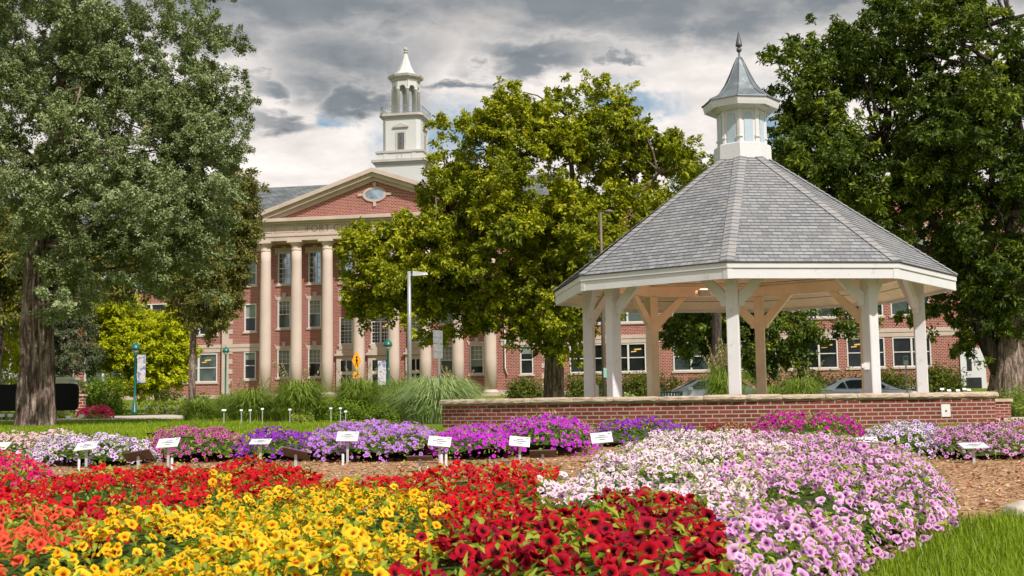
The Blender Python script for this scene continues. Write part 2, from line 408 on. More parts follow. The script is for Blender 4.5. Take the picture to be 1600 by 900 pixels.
for k, v in (('Scale', 1.0), ('Mortar Size', 0.006), ('Brick Width', 3.0), ('Row Height', 0.13), ('Bias', 0.0)): b.inputs[k].default_value = v
b.inputs['Color1'].default_value = (0.23, 0.235, 0.245, 1); b.inputs['Color2'].default_value = (0.33, 0.33, 0.33, 1); b.inputs['Mortar'].default_value = (0.13, 0.13, 0.135, 1)
ob = t.new('ShaderNodeTexCoord').outputs['Object']
rr = t.noise(ob, 2.6, 3, 0.5); c = t.mix(t.mapr(rr, 0.45, 0.65, 0, .5), b.outputs[0], (0.36, 0.33, 0.30))
pbsdf(t, out, c, 0.9, None, 0.2); M['hip'] = m
# bark
def bark(name, c1, c2, sx=9.0, bs=0.9):
    m, t, out = mat(name); o = t.new('ShaderNodeTexCoord').outputs['Object']
    mp = t.new('ShaderNodeMapping'); mp.inputs['Scale'].default_value = (sx, sx, 1.7); t.l.new(o, mp.inputs[0])
    n = t.noise(mp.outputs[0], 1.0, 7, 0.65, 0.9); n2 = t.noise(o, 14, 4, 0.6)
    f = t.math('ADD', t.math('MULTIPLY', n, 0.8), t.math('MULTIPLY', n2, 0.2))
    c = t.ramp(f, [(0.32, tuple(x * .35 for x in c1)), (0.46, c1), (0.62, c2), (0.75, tuple(min(1, x * 1.25) for x in c2))])
    pbsdf(t, out, c, 0.9, t.bump(f, bs, 0.06), 0.15); return m
M['bark_j'] = bark('juniper_bark', (0.12, 0.08, 0.062), (0.42, 0.33, 0.28), 10, 1.0)
M['bark_g'] = bark('grey_bark', (0.12, 0.085, 0.065), (0.40, 0.31, 0.25), 9)
M['bark_d'] = bark('dark_bark', (0.045, 0.035, 0.03), (0.12, 0.095, 0.08), 9)
M['twig'] = simple('twig_bark', (0.16, 0.11, 0.085), 0.9, 0.3, 3)
# leaves
M['lf_j'] = leafmat('juniper_sprays', [(0.05, (0.06, 0.08, 0.020)), (0.35, (0.18, 0.215, 0.065)), (0.60, (0.31, 0.375, 0.19)), (0.85, (0.45, 0.51, 0.27)), (0.98, (0.50, 0.30, 0.07))], 0.2)
M['lf_c'] = leafmat('elm_leaves', [(0.05, (0.04, 0.07, 0.008)), (0.33, (0.155, 0.19, 0.010)), (0.60, (0.40, 0.41, 0.018)), (0.95, (0.62, 0.58, 0.025))], 0.35)
M['lf_r'] = leafmat('ash_leaves', [(0.05, (0.025, 0.045, 0.010)), (0.40, (0.07, 0.11, 0.016)), (0.66, (0.18, 0.24, 0.025)), (0.97, (0.42, 0.44, 0.035))], 0.3)
M['lf_o'] = leafmat('olive_sprays', [(0.05, (0.08, 0.085, 0.02)), (0.5, (0.20, 0.20, 0.045)), (0.97, (0.34, 0.31, 0.06))], 0.25)
M['lf_y'] = leafmat('golden_leaves', [(0.05, (0.22, 0.24, 0.006)), (0.5, (0.48, 0.50, 0.010)), (0.97, (0.72, 0.70, 0.015))], 0.35)
M['lf_s'] = leafmat('spruce_needles', [(0.05, (0.05, 0.065, 0.035)), (0.5, (0.12, 0.145, 0.07)), (0.97, (0.22, 0.24, 0.11))], 0.2)
M['lf_b'] = leafmat('shrub_leaves', [(0.05, (0.06, 0.11, 0.012)), (0.5, (0.16, 0.25, 0.02)), (0.97, (0.34, 0.42, 0.035))], 0.35)
M['lf_hedge'] = leafmat('hedge_leaves', [(0.05, (0.035, 0.06, 0.010)), (0.5, (0.11, 0.145, 0.016)), (0.97, (0.32, 0.32, 0.03))], 0.3)
M['lf_bed'] = leafmat('bedding_leaves', [(0.05, (0.10, 0.17, 0.014)), (0.4, (0.27, 0.37, 0.030)), (0.97, (0.55, 0.58, 0.08))], 0.4)
M['lf_lime'] = leafmat('lime_leaves', [(0.05, (0.16, 0.22, 0.03)), (0.5, (0.32, 0.38, 0.06)), (0.97, (0.55, 0.56, 0.16))], 0.4)
M['gr_blue'] = leafmat('blue_green_blades', [(0.05, (0.18, 0.26, 0.08)), (0.5, (0.38, 0.48, 0.21)), (0.97, (0.62, 0.68, 0.36))], 0.3)
M['gr_green'] = leafmat('green_blades', [(0.05, (0.10, 0.15, 0.025)), (0.5, (0.25, 0.34, 0.05)), (0.97, (0.48, 0.54, 0.13))], 0.3)
M['gr_straw'] = leafmat('straw_plumes', [(0.05, (0.28, 0.22, 0.10)), (0.5, (0.46, 0.38, 0.18)), (0.97, (0.60, 0.50, 0.28))], 0.3)
M['turf'] = leafmat('turf_blades', [(0.05, (0.10, 0.17, 0.008)), (0.5, (0.24, 0.34, 0.014)), (0.97, (0.44, 0.50, 0.03))], 0.35)
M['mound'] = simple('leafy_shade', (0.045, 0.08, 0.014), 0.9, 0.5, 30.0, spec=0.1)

# lawn, soil, mulch, paving
m, t, out = mat('lawn_grass'); o = t.new('ShaderNodeTexCoord').outputs['Object']
n = t.noise(o, 0.7, 5, 0.6); n2 = t.noise(o, 30, 4, 0.75)
c = t.mix(t.mapr(n, 0.35, 0.65), (0.12, 0.175, 0.014), (0.19, 0.25, 0.022)); c = t.mix(t.mapr(n2, 0.35, 0.7, 0, 0.6), c, (0.06, 0.10, 0.008))
pbsdf(t, out, c, 0.9, t.bump(n2, 0.8, 0.03), 0.15); M['lawn'] = m
m, t, out = mat('bark_mulch'); o = t.new('ShaderNodeTexCoord').outputs['Object']
v = t.new('ShaderNodeTexVoronoi'); v.inputs['Scale'].default_value = 32; t.l.new(o, v.inputs['Vector'])
n = t.noise(o, 1.2, 5, 0.6); sc3 = t.new('ShaderNodeSeparateColor'); t.l.new(v.outputs['Color'], sc3.inputs[0])
c = t.ramp(sc3.outputs[0], [(0.0, (0.20, 0.10, 0.05)), (0.5, (0.40, 0.24, 0.13)), (1.0, (0.58, 0.38, 0.22))])
c = t.mix(t.mapr(n, 0.45, 0.75, 0, 0.5), c, (0.22, 0.13, 0.08))
pbsdf(t, out, c, 0.9, t.bump(v.outputs['Distance'], 0.7, 0.02), 0.1); M['mulch'] = m
M['chip'] = leafmat('wood_chips', [(0.05, (0.20, 0.10, 0.05)), (0.4, (0.42, 0.24, 0.12)), (0.7, (0.58, 0.37, 0.20)), (0.97, (0.70, 0.50, 0.30))], 0.02)
M['soil'] = simple('dark_soil', (0.075, 0.045, 0.03), 0.95, 0.4, 25.0, bumps=0.5)
M['concrete'] = simple('pale_concrete', (0.56, 0.48, 0.40), 0.85, 0.08, 2.0, bumps=0.1)
M['asphalt'] = simple('asphalt', (0.055, 0.055, 0.058), 0.85, 0.15, 6.0, bumps=0.2)
m, t, out = mat('rough_sandstone'); o = t.new('ShaderNodeTexCoord').outputs['Object']
mp = t.new('ShaderNodeMapping'); mp.inputs['Scale'].default_value = (2.0, 2.0, 9.0); t.l.new(o, mp.inputs[0])
n = t.noise(mp.outputs[0], 2.0, 6, 0.65, 0.8); n2 = t.noise(o, 30, 5, 0.7)
c = t.ramp(n, [(0.30, (0.24, 0.165, 0.115)), (0.45, (0.44, 0.335, 0.25)), (0.62, (0.58, 0.465, 0.365)), (0.8, (0.50, 0.35, 0.23))])
pbsdf(t, out, c, 0.9, t.bump(t.math('ADD', n, t.math('MULTIPLY', n2, 0.3)), 0.7, 0.03), 0.15); M['coping'] = m

# ------------------------------------------------------------------ ground
def axis_lines(segs):
    o = []
    for a, b, st in segs:
        n = max(1, int(round((b - a) / st))); o += [a + (b - a) * i / n for i in range(n)]
    return o + [segs[-1][1]]
GX = axis_lines([(-1500, -200, 130), (-200, -60, 20), (-60, 1, 4), (1, 9, 1), (9, 60, 4), (60, 200, 20), (200, 1500, 130)])
GY = axis_lines([(-200, 5, 41), (5, 12, 3.5), (12, 20, 4), (20, 32, 4), (32, 42, 5), (42, 60, 2), (60, 67, 3.5), (67, 80, 3.25), (80, 92, 4), (92, 97, 5), (97, 130, 11), (130, 2500, 200)])
xx, yy = np.meshgrid(np.array(GX), np.array(GY)); zg = gzn(xx, yy)
V = np.stack([xx, yy, zg], -1).reshape(-1, 3); nx, ny = len(GX), len(GY)
ii = (np.arange(ny - 1)[:, None] * nx + np.arange(nx - 1)[None]).ravel()
o = np_mesh('ground', V, np.stack([ii, ii + 1, ii + nx + 1, ii + nx], 1).ravel(), np.full(len(ii), 4), M['lawn']); tag(o, kind='structure', label='green lawn and ground running back to the building')
def sheet(name, fx0, fx1, y0, y1, material, lift, step=0.5, nxs=24):
    ys = sorted(set([y0, y1] + [k for k in (5, 12, 20, 32, 42, 60, 67, 80, 92, 97) if y0 < k < y1] + list(np.arange(y0, y1, step))))
    V = []
    for y in ys:
        a, b = fx0(y), fx1(y)
        for i in range(nxs + 1):
            x = a + (b - a) * i / nxs; V.append((x, y, gz(x, y) + lift))
    V = np.array(V); nn = nxs + 1
    ii = (np.arange(len(ys) - 1)[:, None] * nn + np.arange(nxs)[None]).ravel()
    o = np_mesh(name, V, np.stack([ii, ii + 1, ii + nn + 1, ii + nn], 1).ravel(), np.full(len(ii), 4), material)
    return tag(o, kind='structure')
# the planting bed under the flowers
gp = [onground(1330, 930), onground(1370, 892), onground(1440, 852), onground(1500, 824), onground(1600, 803)]
gx_ = [p[0] for p in gp]; gy_ = [p[1] for p in gp]
def bed_right(y): return float(np.interp(y, gy_, gx_)) if y < gy_[-1] else float(np.interp(y, [gy_[-1], gy_[-1] + .4, 30], [gx_[-1], 9.0, 9.5]))
sheet('mulch_bed', lambda y: -8.0, bed_right, 1.5, 16.9, M['mulch'], 0.006, 0.25, 30)
sheet('soil', lambda y: bed_right(y) - 0.75, bed_right, 1.5, 5.6, M['soil'], 0.012, 0.1, 6)
lw = at(180, 650, 42)
sheet('path', lambda y: (float(np.interp(y, [39, 41, 52.5], [-400, 60, 250])) - 800) / F_PX * y, lambda y: (float(np.interp(y, [39, 46, 52.5], [290, 292, 268])) - 800) / F_PX * y, 39.0, 52.5, M['concrete'], 0.014, 0.4, 20)
sheet('plaza', lambda y: 10.2 - 0 * y, lambda y: 40.0, 27.6, 30.6, M['concrete'], 0.012, 0.5, 12)
sheet('road', lambda y: -2.0, lambda y: 60.0, 46.0, 56.5, M['asphalt'], 0.02, 0.5, 30)
sheet('terrace', lambda y: max(-0.9, 4.67 - math.sqrt(max(.01, 64.0 - (y - 28.3) ** 2))), lambda y: 4.67 + math.sqrt(max(.01, 64.0 - (y - 28.3) ** 2)), 20.4, 30.0, M['concrete'], 0.02, 0.3, 16)

# ------------------------------------------------------------------ the school
BA = math.radians(10.5); P0 = Vector((-11.08, 97.0, 0))
school = empty('school_building', P0, 'long red brick school with stone portico, pediment and white bell tower', 'building', -BA)
WY = 1.6
def wall_holes(mb, x0, x1, z0, z1, y, holes, depth=0.16):
    xs = sorted(set([x0, x1] + [h[0] for h in holes] + [h[1] for h in holes])); zs = sorted(set([z0, z1] + [h[2] for h in holes] + [h[3] for h in holes]))
    xs = [x for x in xs if x0 <= x <= x1]; zs = [z for z in zs if z0 <= z <= z1]
    for i in range(len(xs) - 1):
        for j in range(len(zs) - 1):
            cx, cz = (xs[i] + xs[i + 1]) / 2, (zs[j] + zs[j + 1]) / 2
            if any(h[0] < cx < h[1] and h[2] < cz < h[3] for h in holes): continue
            mb.quad((xs[i], y, zs[j]), (xs[i + 1], y, zs[j]), (xs[i + 1], y, zs[j + 1]), (xs[i], y, zs[j + 1]))
    for a, b, c, d in holes:
        mb.quad((a, y, c), (a, y, d), (a, y + depth, d), (a, y + depth, c)); mb.quad((b, y, c), (b, y + depth, c), (b, y + depth, d), (b, y, d))
        mb.quad((a, y, d), (b, y, d), (b, y + depth, d), (a, y + depth, d)); mb.quad((a, y, c), (a, y + depth, c), (b, y + depth, c), (b, y, c))
holes = []
def window(x0, x1, z0, z1, y=WY, cols=3, rows=3, lower=False, gl='glass_dark', lintel=None, double=False, lit=False):
    holes.append((x0, x1, z0, z1))
    mb = MB(); fr = 0.09; yy0, yy1 = y - 0.02, y + 0.14
    mb.box(x0, x0 + fr, yy0, yy1, z0, z1); mb.box(x1 - fr, x1, yy0, yy1, z0, z1)
    mb.box(x0 + fr, x1 - fr, yy0, yy1, z1 - fr, z1); mb.box(x0 + fr, x1 - fr, yy0, yy1, z0, z0 + fr)
    zm = (z0 + z1) / 2; xs = [(x0 + fr, x1 - fr)]
    if double:
        xm = (x0 + x1) / 2; mb.box(xm - .07, xm + .07, yy0 + .01, yy1, z0 + fr, z1 - fr); xs = [(x0 + fr, xm - .07), (xm + .07, x1 - fr)]
    for a, b in xs:
        mb.box(a, b, y + 0.05, yy1, zm - .035, zm + .035)
        spans = [(zm + .035, z1 - fr)] + ([(z0 + fr, zm - .035)] if lower else [])
        if cols > 1:
            for (c, d) in spans:
                for i in range(1, cols): mb.box(a + (b - a) * i / cols - .016, a + (b - a) * i / cols + .016, y + .07, y + .115, c, d)
                for j in range(1, rows): mb.box(a, b, y + .068, y + .113, c + (d - c) * j / rows - .016, c + (d - c) * j / rows + .016)
    w = mb.build('window', M['frame'], school)
    pane = MB(); pane.quad((x0 + .01, y + .125, z0 + .01), (x1 - .01, y + .125, z0 + .01), (x1 - .01, y + .125, z1 - .01), (x0 + .01, y + .125, z1 - .01))
    pane.build('pane', M[gl], w)
    if lit:
        q = MB(); xa = x0 + (x1 - x0) * (.12 if lit == 1 else .58)
        q.hexa([(xa, y + .116, zm + .42), (xa + .42, y + .116, zm + .46), (xa + .42, y + .12, zm + .46), (xa, y + .12, zm + .42), (xa, y + .116, zm + .5), (xa + .42, y + .116, zm + .54), (xa + .42, y + .12, zm + .54), (xa, y + .12, zm + .5)])
        q.hexa([(xa + .25, y + .116, zm + .58), (xa + .8, y + .116, zm + .62), (xa + .8, y + .12, zm + .62), (xa + .25, y + .12, zm + .58), (xa + .25, y + .116, zm + .68), (xa + .8, y + .116, zm + .72), (xa + .8, y + .12, zm + .72), (xa + .25, y + .12, zm + .68)])
        q.build('room_light', M['roomlight'], w)
    if random.random() < (.6 if not lit else .25) and gl != 'glass_painted_sky':
        for a, b_ in xs:
            dr = random.choice((.25, .45, .5, .7)) * (z1 - z0); q = MB(); q.box(a + .01, b_ - .01, y + .117, y + .122, max(z0 + fr, z1 - fr - dr), z1 - fr - .01); q.build('blind', M['blind'], w)
    s = MB(); s.box(x0 - .13, x1 + .13, y - .10, y + .06, z0 - .15, z0 - .002); s.build('sill', M['stone'], w)
    if lintel:
        l = MB(); xm = (x0 + x1) / 2; t0 = z1 + .003
        if lintel == 'jack':
            l.prism([(x0 - .08, t0), (x1 + .08, t0), (x1 + .30, t0 + .46), (x1 + .10, t0 + .30), (x0 - .10, t0 + .30), (x0 - .30, t0 + .46)], y - .05, y + .02)
            l.prism([(xm - .10, t0 - .0), (xm + .10, t0 - .0), (xm + .19, t0 + .62), (xm - .19, t0 + .62)], y - .085, y - .052)
        else:
            l.prism([(x0 - .28, t0 - .16), (x0 - .06, t0 - .16), (x0 - .06, t0), (x1 + .06, t0), (x1 + .06, t0 - .16), (x1 + .28, t0 - .16), (x1 + .28, t0 + .36), (x0 - .28, t0 + .36)], y - .05, y + .02)
            l.prism([(xm - .10, t0), (xm + .10, t0), (xm + .17, t0 + .52), (xm - .17, t0 + .52)], y - .085, y - .052)
        l.build('lintel', M['stone'], w)
    return w
# portico bays
for k, xc in enumerate((-8.45, -5.76, -3.03, 3.03, 5.50, 8.00)):
    if abs(xc) > 3.5:
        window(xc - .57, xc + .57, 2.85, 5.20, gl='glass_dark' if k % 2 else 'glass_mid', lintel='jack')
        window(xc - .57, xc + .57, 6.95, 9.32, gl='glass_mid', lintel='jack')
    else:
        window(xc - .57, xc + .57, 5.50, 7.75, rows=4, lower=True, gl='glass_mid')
    window(xc - .57, xc + .57, 10.65, 13.36, rows=3, lower=True, gl='glass_painted_sky', lintel='flat')
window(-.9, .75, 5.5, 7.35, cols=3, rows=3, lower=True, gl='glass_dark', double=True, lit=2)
window(-.65, .65, 10.65, 13.36, lower=True, gl='glass_painted_sky', lintel='flat')
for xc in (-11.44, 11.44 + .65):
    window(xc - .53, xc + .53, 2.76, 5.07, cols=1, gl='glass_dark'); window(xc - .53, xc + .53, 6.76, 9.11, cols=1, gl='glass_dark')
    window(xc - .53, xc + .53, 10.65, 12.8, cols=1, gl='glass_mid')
# left wing bays, right wing bays
WL = 1.9
mbw = MB(); hl = list(holes); wall_holes(mbw, -13.9, 14.2, 0.9, 14.2, WY, hl)
holes.clear()
for xa in (-17.9, -22.3, -26.7, -31.1, -35.5, -39.9):
    for z0, z1, g in ((2.6, 5.02, 'glass_mid'), (6.6, 9.4, 'glass_dark'), (10.6, 12.9, 'glass_painted_sky')):
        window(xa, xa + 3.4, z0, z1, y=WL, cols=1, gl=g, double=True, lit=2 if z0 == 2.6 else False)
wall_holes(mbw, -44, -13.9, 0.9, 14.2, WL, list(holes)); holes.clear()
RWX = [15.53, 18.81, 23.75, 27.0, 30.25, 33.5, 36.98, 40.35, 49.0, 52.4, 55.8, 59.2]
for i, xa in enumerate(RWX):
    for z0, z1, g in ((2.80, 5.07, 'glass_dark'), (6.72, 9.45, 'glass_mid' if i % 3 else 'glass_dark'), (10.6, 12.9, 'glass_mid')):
        window(xa, xa + 2.8, z0, z1, y=WL, cols=1, gl=('glass_painted_sky' if (i == 2 and z0 < 3) else g), double=True, lit=(1 + i % 2) if z0 < 3 and i != 2 else False)
wall_holes(mbw, 14.2, 64, 0.9, 16.1, WL, list(holes)); holes.clear()
# returns, back and hidden sides so the block is solid
for xs_, ya, yb, zt in ((-13.9, WY, WL, 14.2), (14.2, WY, WL, 14.2)): mbw.quad((xs_, ya, .9), (xs_, yb, .9), (xs_, yb, zt), (xs_, ya, zt))
mbw.quad((-44, WL, .9), (-44, 19, .9), (-44, 19, 14.2), (-44, WL, 14.2)); mbw.quad((64, WL, .9), (64, WL, 16.1), (64, 15, 16.1), (64, 15, .9))
mbw.quad((-44, 19, .9), (64, 19, .9), (64, 19, 14.2), (-44, 19, 14.2))
mbw.quad((14.2, WL, 14.0), (14.2, 19, 14.0), (14.2, 10.4, 20.3), (14.2, 10.2, 20.3))
mbw.quad((14.2, WL, 16.0), (64, WL, 16.0), (64, 15, 16.0), (14.2, 15, 16.0))
mbw.build('wall', M['brick'], school)
# stone base, belt courses, entablature of the wings, quoins, parapet
b = MB()
b.box(-13.95, 14.25, WY - .08, WY + .1, 0.6, 1.55); b.box(-44, -13.96, WL - .08, WL + .1, 0.6, 1.5); b.box(14.26, 64, WL - .08, WL + .1, 0.6, 1.5)
b.build('plinth', M['stone'], school)
for x0, x1, yy_ in ((-13.93, -9.98, WY), (9.98, 14.23, WY), (-44, -13.97, WL), (14.27, 64, WL)):
    b = MB(); b.box(x0, x1, yy_ - .10, yy_ + .05, 5.45, 5.75); b.box(x0 + .01, x1 - .01, yy_ - .06, yy_ + .04, 5.1, 5.448)
    b.build('belt_course', M['stone'], school)
for x0, x1, yy_ in ((-13.95, -10.05, WY), (10.05, 14.22, WY), (-44, -13.98, WL)):
    b = MB(); b.box(x0, x1, yy_ - .12, yy_ + .3, 13.55, 13.95); b.box(x0, x1, yy_ - .05, yy_ + .3, 13.952, 15.2); b.box(x0, x1, yy_ - .35, yy_ + .3, 15.202, 15.45); b.box(x0, x1, yy_ - .6, yy_ + .3, 15.452, 15.8)
    b.build('cornice', M['stone'], school)
b = MB(); b.box(14.26, 64, WL - .12, WL + .4, 13.3, 13.7); b.box(14.24, 64, WL - .2, WL + .45, 16.1, 16.45); b.build('parapet_coping', M['stone'], school)
for xq in (-13.95, 13.3):
    b = MB()
    for k in range(30):
        z = 1.56 + k * .42
        if z > 13.1: break
        w_ = .62 if k % 2 else .95
        if 5.0 < z < 5.7: continue
        if xq < 0: b.box(xq, xq + w_, WY - .04, WY + .02, z, z + .415)
        else: b.box(xq + .95 - w_, xq + .95, WY - .04, WY + .02, z, z + .415)
    b.build('quoin', M['stone'], school)
# downpipe by the corner
b = MB(); b.tube([(10.35, WY - .12, 13.4), (10.35, WY - .12, 3.3), (10.55, WY - .12, 2.7)], [.055] * 3, 8); b.build('downpipe', M['frame'], school)
# roof
b = MB()
b.quad((-44.4, WL - .7, 15.6), (14.2, WL - .7, 15.6), (14.2, 9.6, 20.55), (-44.4, 9.6, 20.55)); b.quad((-44.4, 9.6, 20.55), (14.2, 9.6, 20.55), (14.2, 19.6, 15.4), (-44.4, 19.6, 15.4))
b.quad((-10.6, .2, 15.9), (0, .2, 19.75), (0, 9.6, 19.75), (-10.6, 9.6, 15.9)); b.quad((0, .2, 19.75), (10.6, .2, 15.9), (10.6, 9.6, 15.9), (0, 9.6, 19.75))
rf = b.build('roof', M['slate'], school)
b = MB(); b.box(-14.75, -14.25, 9.3, 9.9, 19.5, 21.0); b.build('chimney', M['brick'], rf)
# columns
CX = [-9.45, -6.77, -4.10, -1.42, 1.50, 4.15, 6.82, 9.47]
for i, x in enumerate(CX):
    b = MB()
    if i in (0, 7) and False: pass
    b.lathe([(.47, 0), (.475, 2.5), (.46, 5), (.445, 8), (.415, 10.8), (.405, 11.7)], 24, x, 0, 1.55)
    cobj = b.build('column', M['column'], school)
    b = MB(); b.lathe([(.41, 0), (.44, .04), (.44, .10), (.41, .13), (.41, .40), (.46, .43), (.50, .50), (.56, .60), (.56, .64)], 24, x, 0, 13.22); b.box(x - .62, x + .62, -.62, .62, 13.865, 14.03)
    b.build('capital', M['column'], cobj)
    b = MB(); b.box(x - .68, x + .68, -.68, .68, .95, 1.25); b.lathe([(.62, 0), (.66, .08), (.62, .17), (.5, .22), (.5, .30)], 24, x, 0, 1.252); b.build('base', M['column'], cobj)
b = MB(); b.box(-10.4, 10.4, -.8, WY + .05, .5, .95); b.box(-10.8, 10.8, -1.3, -.8, .5, .75); b.build('portico_floor', M['stone'], school)
# entablature
b = MB(); b.box(-10.05, 10.05, -.5, WY - .03, 14.032, 14.38); b.box(-10.12, 10.12, -.56, WY - .03, 14.382, 14.50)
b.box(-10.0, 10.0, -.46, WY - .03, 14.502, 15.42); b.box(-10.25, 10.25, -.72, WY - .03, 15.422, 15.58); b.box(-10.5, 10.5, -1.0, WY - .03, 15.582, 15.86)
ent = b.build('entablature', M['stone'], school)
b = MB()
for xa, xb in ((-9.75, -9.0), (-8.6, -6.0), (-5.75, -5.1 - .05)):
    if xa < -9.5 or xa < -5: pass
for xa, xb in ((-9.6, -8.75), (-8.55, -6.75), (-6.6, -5.85), (5.85, 6.6), (6.75, 8.55), (8.75, 9.6)):
    for q in ((xa, xb, 14.70, 14.73), (xa, xb, 15.25, 15.28), (xa, xa + .03, 14.73, 15.25), (xb - .03, xb, 14.73, 15.25)): b.box(q[0], q[1], -.475, -.461, q[2], q[3])
b.build('panel_moulding', M['stone_d'], ent)
fc = bpy.data.curves.new('carved_lettering', 'FONT'); fc.body = "FORT COLLINS HIGH SCHOOL"; fc.size = .78; fc.align_x = 'CENTER'; fc.extrude = .008
fc.space_character = 1.08; fo = bpy.data.objects.new('carved_lettering', fc); COL.objects.link(fo); fo.parent = ent
fo.rotation_euler = (PI / 2, 0, 0); fo.location = (0, -.469, 14.72); fc.materials.append(M['stone_d'])
bpy.context.view_layer.update()
kx = 11.5 / max(.1, fo.dimensions.x)
fm = bpy.data.meshes.new_from_object(fo.evaluated_get(bpy.context.evaluated_depsgraph_get())); bpy.data.objects.remove(fo); fm.name = 'carved_lettering'
fo = bpy.data.objects.new('carved_lettering', fm); COL.objects.link(fo); fo.parent = ent
fo.rotation_euler = (PI / 2, 0, 0); fo.location = (0, -.469, 14.72); fo.scale = (kx, 1, 1)
# pediment: tympanum brick, raking cornices, oval window
b = MB(); b.quad((-9.0, -.2, 15.862), (9.0, -.2, 15.862), (0, -.2, 19.0)); ped = b.build('pediment', M['brick'], school)
b = MB()
SL = 3.55 / 10.5; ZC = 15.862
def rake(y0, y1, za, th):
    for sg in (-1, 1):
        pts = [(sg * 10.55, za), (0, za + 10.55 * SL), (0, za + 10.55 * SL + th), (sg * 10.55, za + th)]
        if sg > 0: pts = pts[::-1]
        b.prism(pts, y0, y1)
rake(-1.05, .15, ZC - .10, .34); rake(-.80, .15, ZC - .42 + .0, .318); rake(-.45, .15, ZC - .72, .298)
b.build('raking_cornice', M['stone'], ped)
b = MB(); n = 28; zc = 17.6
for i in range(n):
    a0, a1 = 2 * PI * i / n, 2 * PI * (i + 1) / n
    ro, ri = (1.02, .62), (.80, .42)
    P8 = [(ro[0] * math.cos(a0), -.30, zc + ro[1] * math.sin(a0)), (ro[0] * math.cos(a1), -.30, zc + ro[1] * math.sin(a1)), (ri[0] * math.cos(a1), -.30, zc + ri[1] * math.sin(a1)), (ri[0] * math.cos(a0), -.30, zc + ri[1] * math.sin(a0))]
    b.hexa(P8 + [(p[0], -.19, p[2]) for p in P8])
for q in ((-1.42, -1.03, zc - .1, zc + .1), (1.03, 1.42, zc - .1, zc + .1), (-.12, .12, zc + .63, zc + .98), (-.12, .12, zc - .98, zc - .63)): b.box(q[0], q[1], -.31, -.19, q[2], q[3])
ov = b.build('oval_window', M['stone'], ped)
b = MB(); b.v = [(.8 * math.cos(2 * PI * i / n), -.215, zc + .42 * math.sin(2 * PI * i / n)) for i in range(n)]; b.f = [tuple(range(n))]
for i in range(1, 5): pass
b.build('oval_pane', M['glass_painted_sky'], ped)
# entrance stonework in the three middle bays
for xc, ww in ((-2.95, 1.55), (0.04, 2.1), (2.95, 1.55)):
    b = MB(); b.box(xc - ww / 2 - .1, xc + ww / 2 + .1, WY - .16, WY + .02, .95, 5.05); b.box(xc - ww / 2 - .22, xc + ww / 2 + .22, WY - .34, WY + .02, 4.55, 4.72)
    b.box(xc - ww / 2 + .15, xc + ww / 2 - .15, WY - .2, WY, 5.06, 5.35)
    if xc == 0.04: b.prism([(xc - ww / 2 - .22, 4.722), (xc + ww / 2 + .22, 4.722), (xc, 5.35)], WY - .34, WY - .17)
    d = b.build('entrance_surround', M['stone'], school)
    b = MB(); b.box(xc - ww / 2 + .25, xc + ww / 2 - .25, WY - .175, WY - .163, 1.0, 3.0); b.box(xc - ww / 2 + .25, xc + ww / 2 - .25, WY - .175, WY - .163, 3.25, 4.15)
    b.build('pane', M['glass_dark'], d)
    b = MB()
    for q in (xc - ww / 2 + .2, xc - .04, xc + ww / 2 - .28): b.box(q, q + .08, WY - .2, WY - .17, 1.0, 4.15)
    b.box(xc - ww / 2 + .28, xc + ww / 2 - .28, WY - .199, WY - .171, 3.0, 3.25); b.build('door_frame', M['frame'], d)
# fanlight over the middle bay
b = MB()
for i in range(12):
    a0, a1 = PI * i / 12, PI * (i + 1) / 12
    P8 = [(-.07 + 1.0 * math.cos(a0), WY - .06, 7.38 + 1.0 * math.sin(a0)), (-.07 + 1.0 * math.cos(a1), WY - .06, 7.38 + 1.0 * math.sin(a1)), (-.07 + .84 * math.cos(a1), WY - .06, 7.38 + .84 * math.sin(a1)), (-.07 + .84 * math.cos(a0), WY - .06, 7.38 + .84 * math.sin(a0))]
    b.hexa(P8 + [(p[0], WY + .02, p[2]) for p in P8])
for i in range(1, 6):
    a = PI * i / 6; b.bar((-.07, WY - .03, 7.38), (-.07 + .84 * math.cos(a), WY - .03, 7.38 + .84 * math.sin(a)), .04, .04, (0, 1, 0))
fl = b.build('fanlight', M['frame'], school)
b = MB(); b.v = [(-.07 + .84 * math.cos(PI * i / 12), WY - .008, 7.38 + .84 * math.sin(PI * i / 12)) for i in range(13)]; b.f = [tuple(range(13))]; b.build('pane', M['glass_dark'], fl)
b = MB(); b.box(-3.7, -2.3, WY - .05, WY + .02, 9.05, 10.15); b.build('stone_panel', M['stone'], school)
# wing door and its white surround
b = MB(); b.box(45.2, 47.0, WL - .12, WL + .02, .9, 4.1); dd = b.build('side_door', M['white'], school)
b = MB(); b.box(45.55, 46.65, WL - .135, WL - .122, .9, 1.9); b.box(45.65, 46.0, WL - .135, WL - .122, 2.4, 3.3); b.build('pane', M['glass_dark'], dd)
# tower
TS = 0.05; TYc = 9.2
def sq(mb, h, z0, z1, ch=0.0):
    if ch == 0: mb.box(TS - h, TS + h, TYc - h, TYc + h, z0, z1)
    else:
        p = [(-h + ch, -h), (h - ch, -h), (h, -h + ch), (h, h - ch), (h - ch, h), (-h + ch, h), (-h, h - ch), (-h, -h + ch)]
        mb.prism([(TS + a, TYc + c) for a, c in p], z0, z1, 'z')
b = MB(); sq(b, 2.2, 17.5, 21.6); sq(b, 2.12, 22.0, 22.62); sq(b, 1.72, 22.8, 25.85, .32)
for a in (-1, 1):
    b.box(TS + a * 1.28 - .18, TS + a * 1.28 + .18, TYc - 2.16, TYc - 2.121, 22.06, 22.55)
tw = b.build('tower', M['towerwhite'], school)
b = MB(); sq(b, 2.5, 21.77, 21.998); sq(b, 2.35, 21.602, 21.768); sq(b, 2.22, 22.622, 22.798)
b.build('tower_cornice', M['towertrim'], tw)
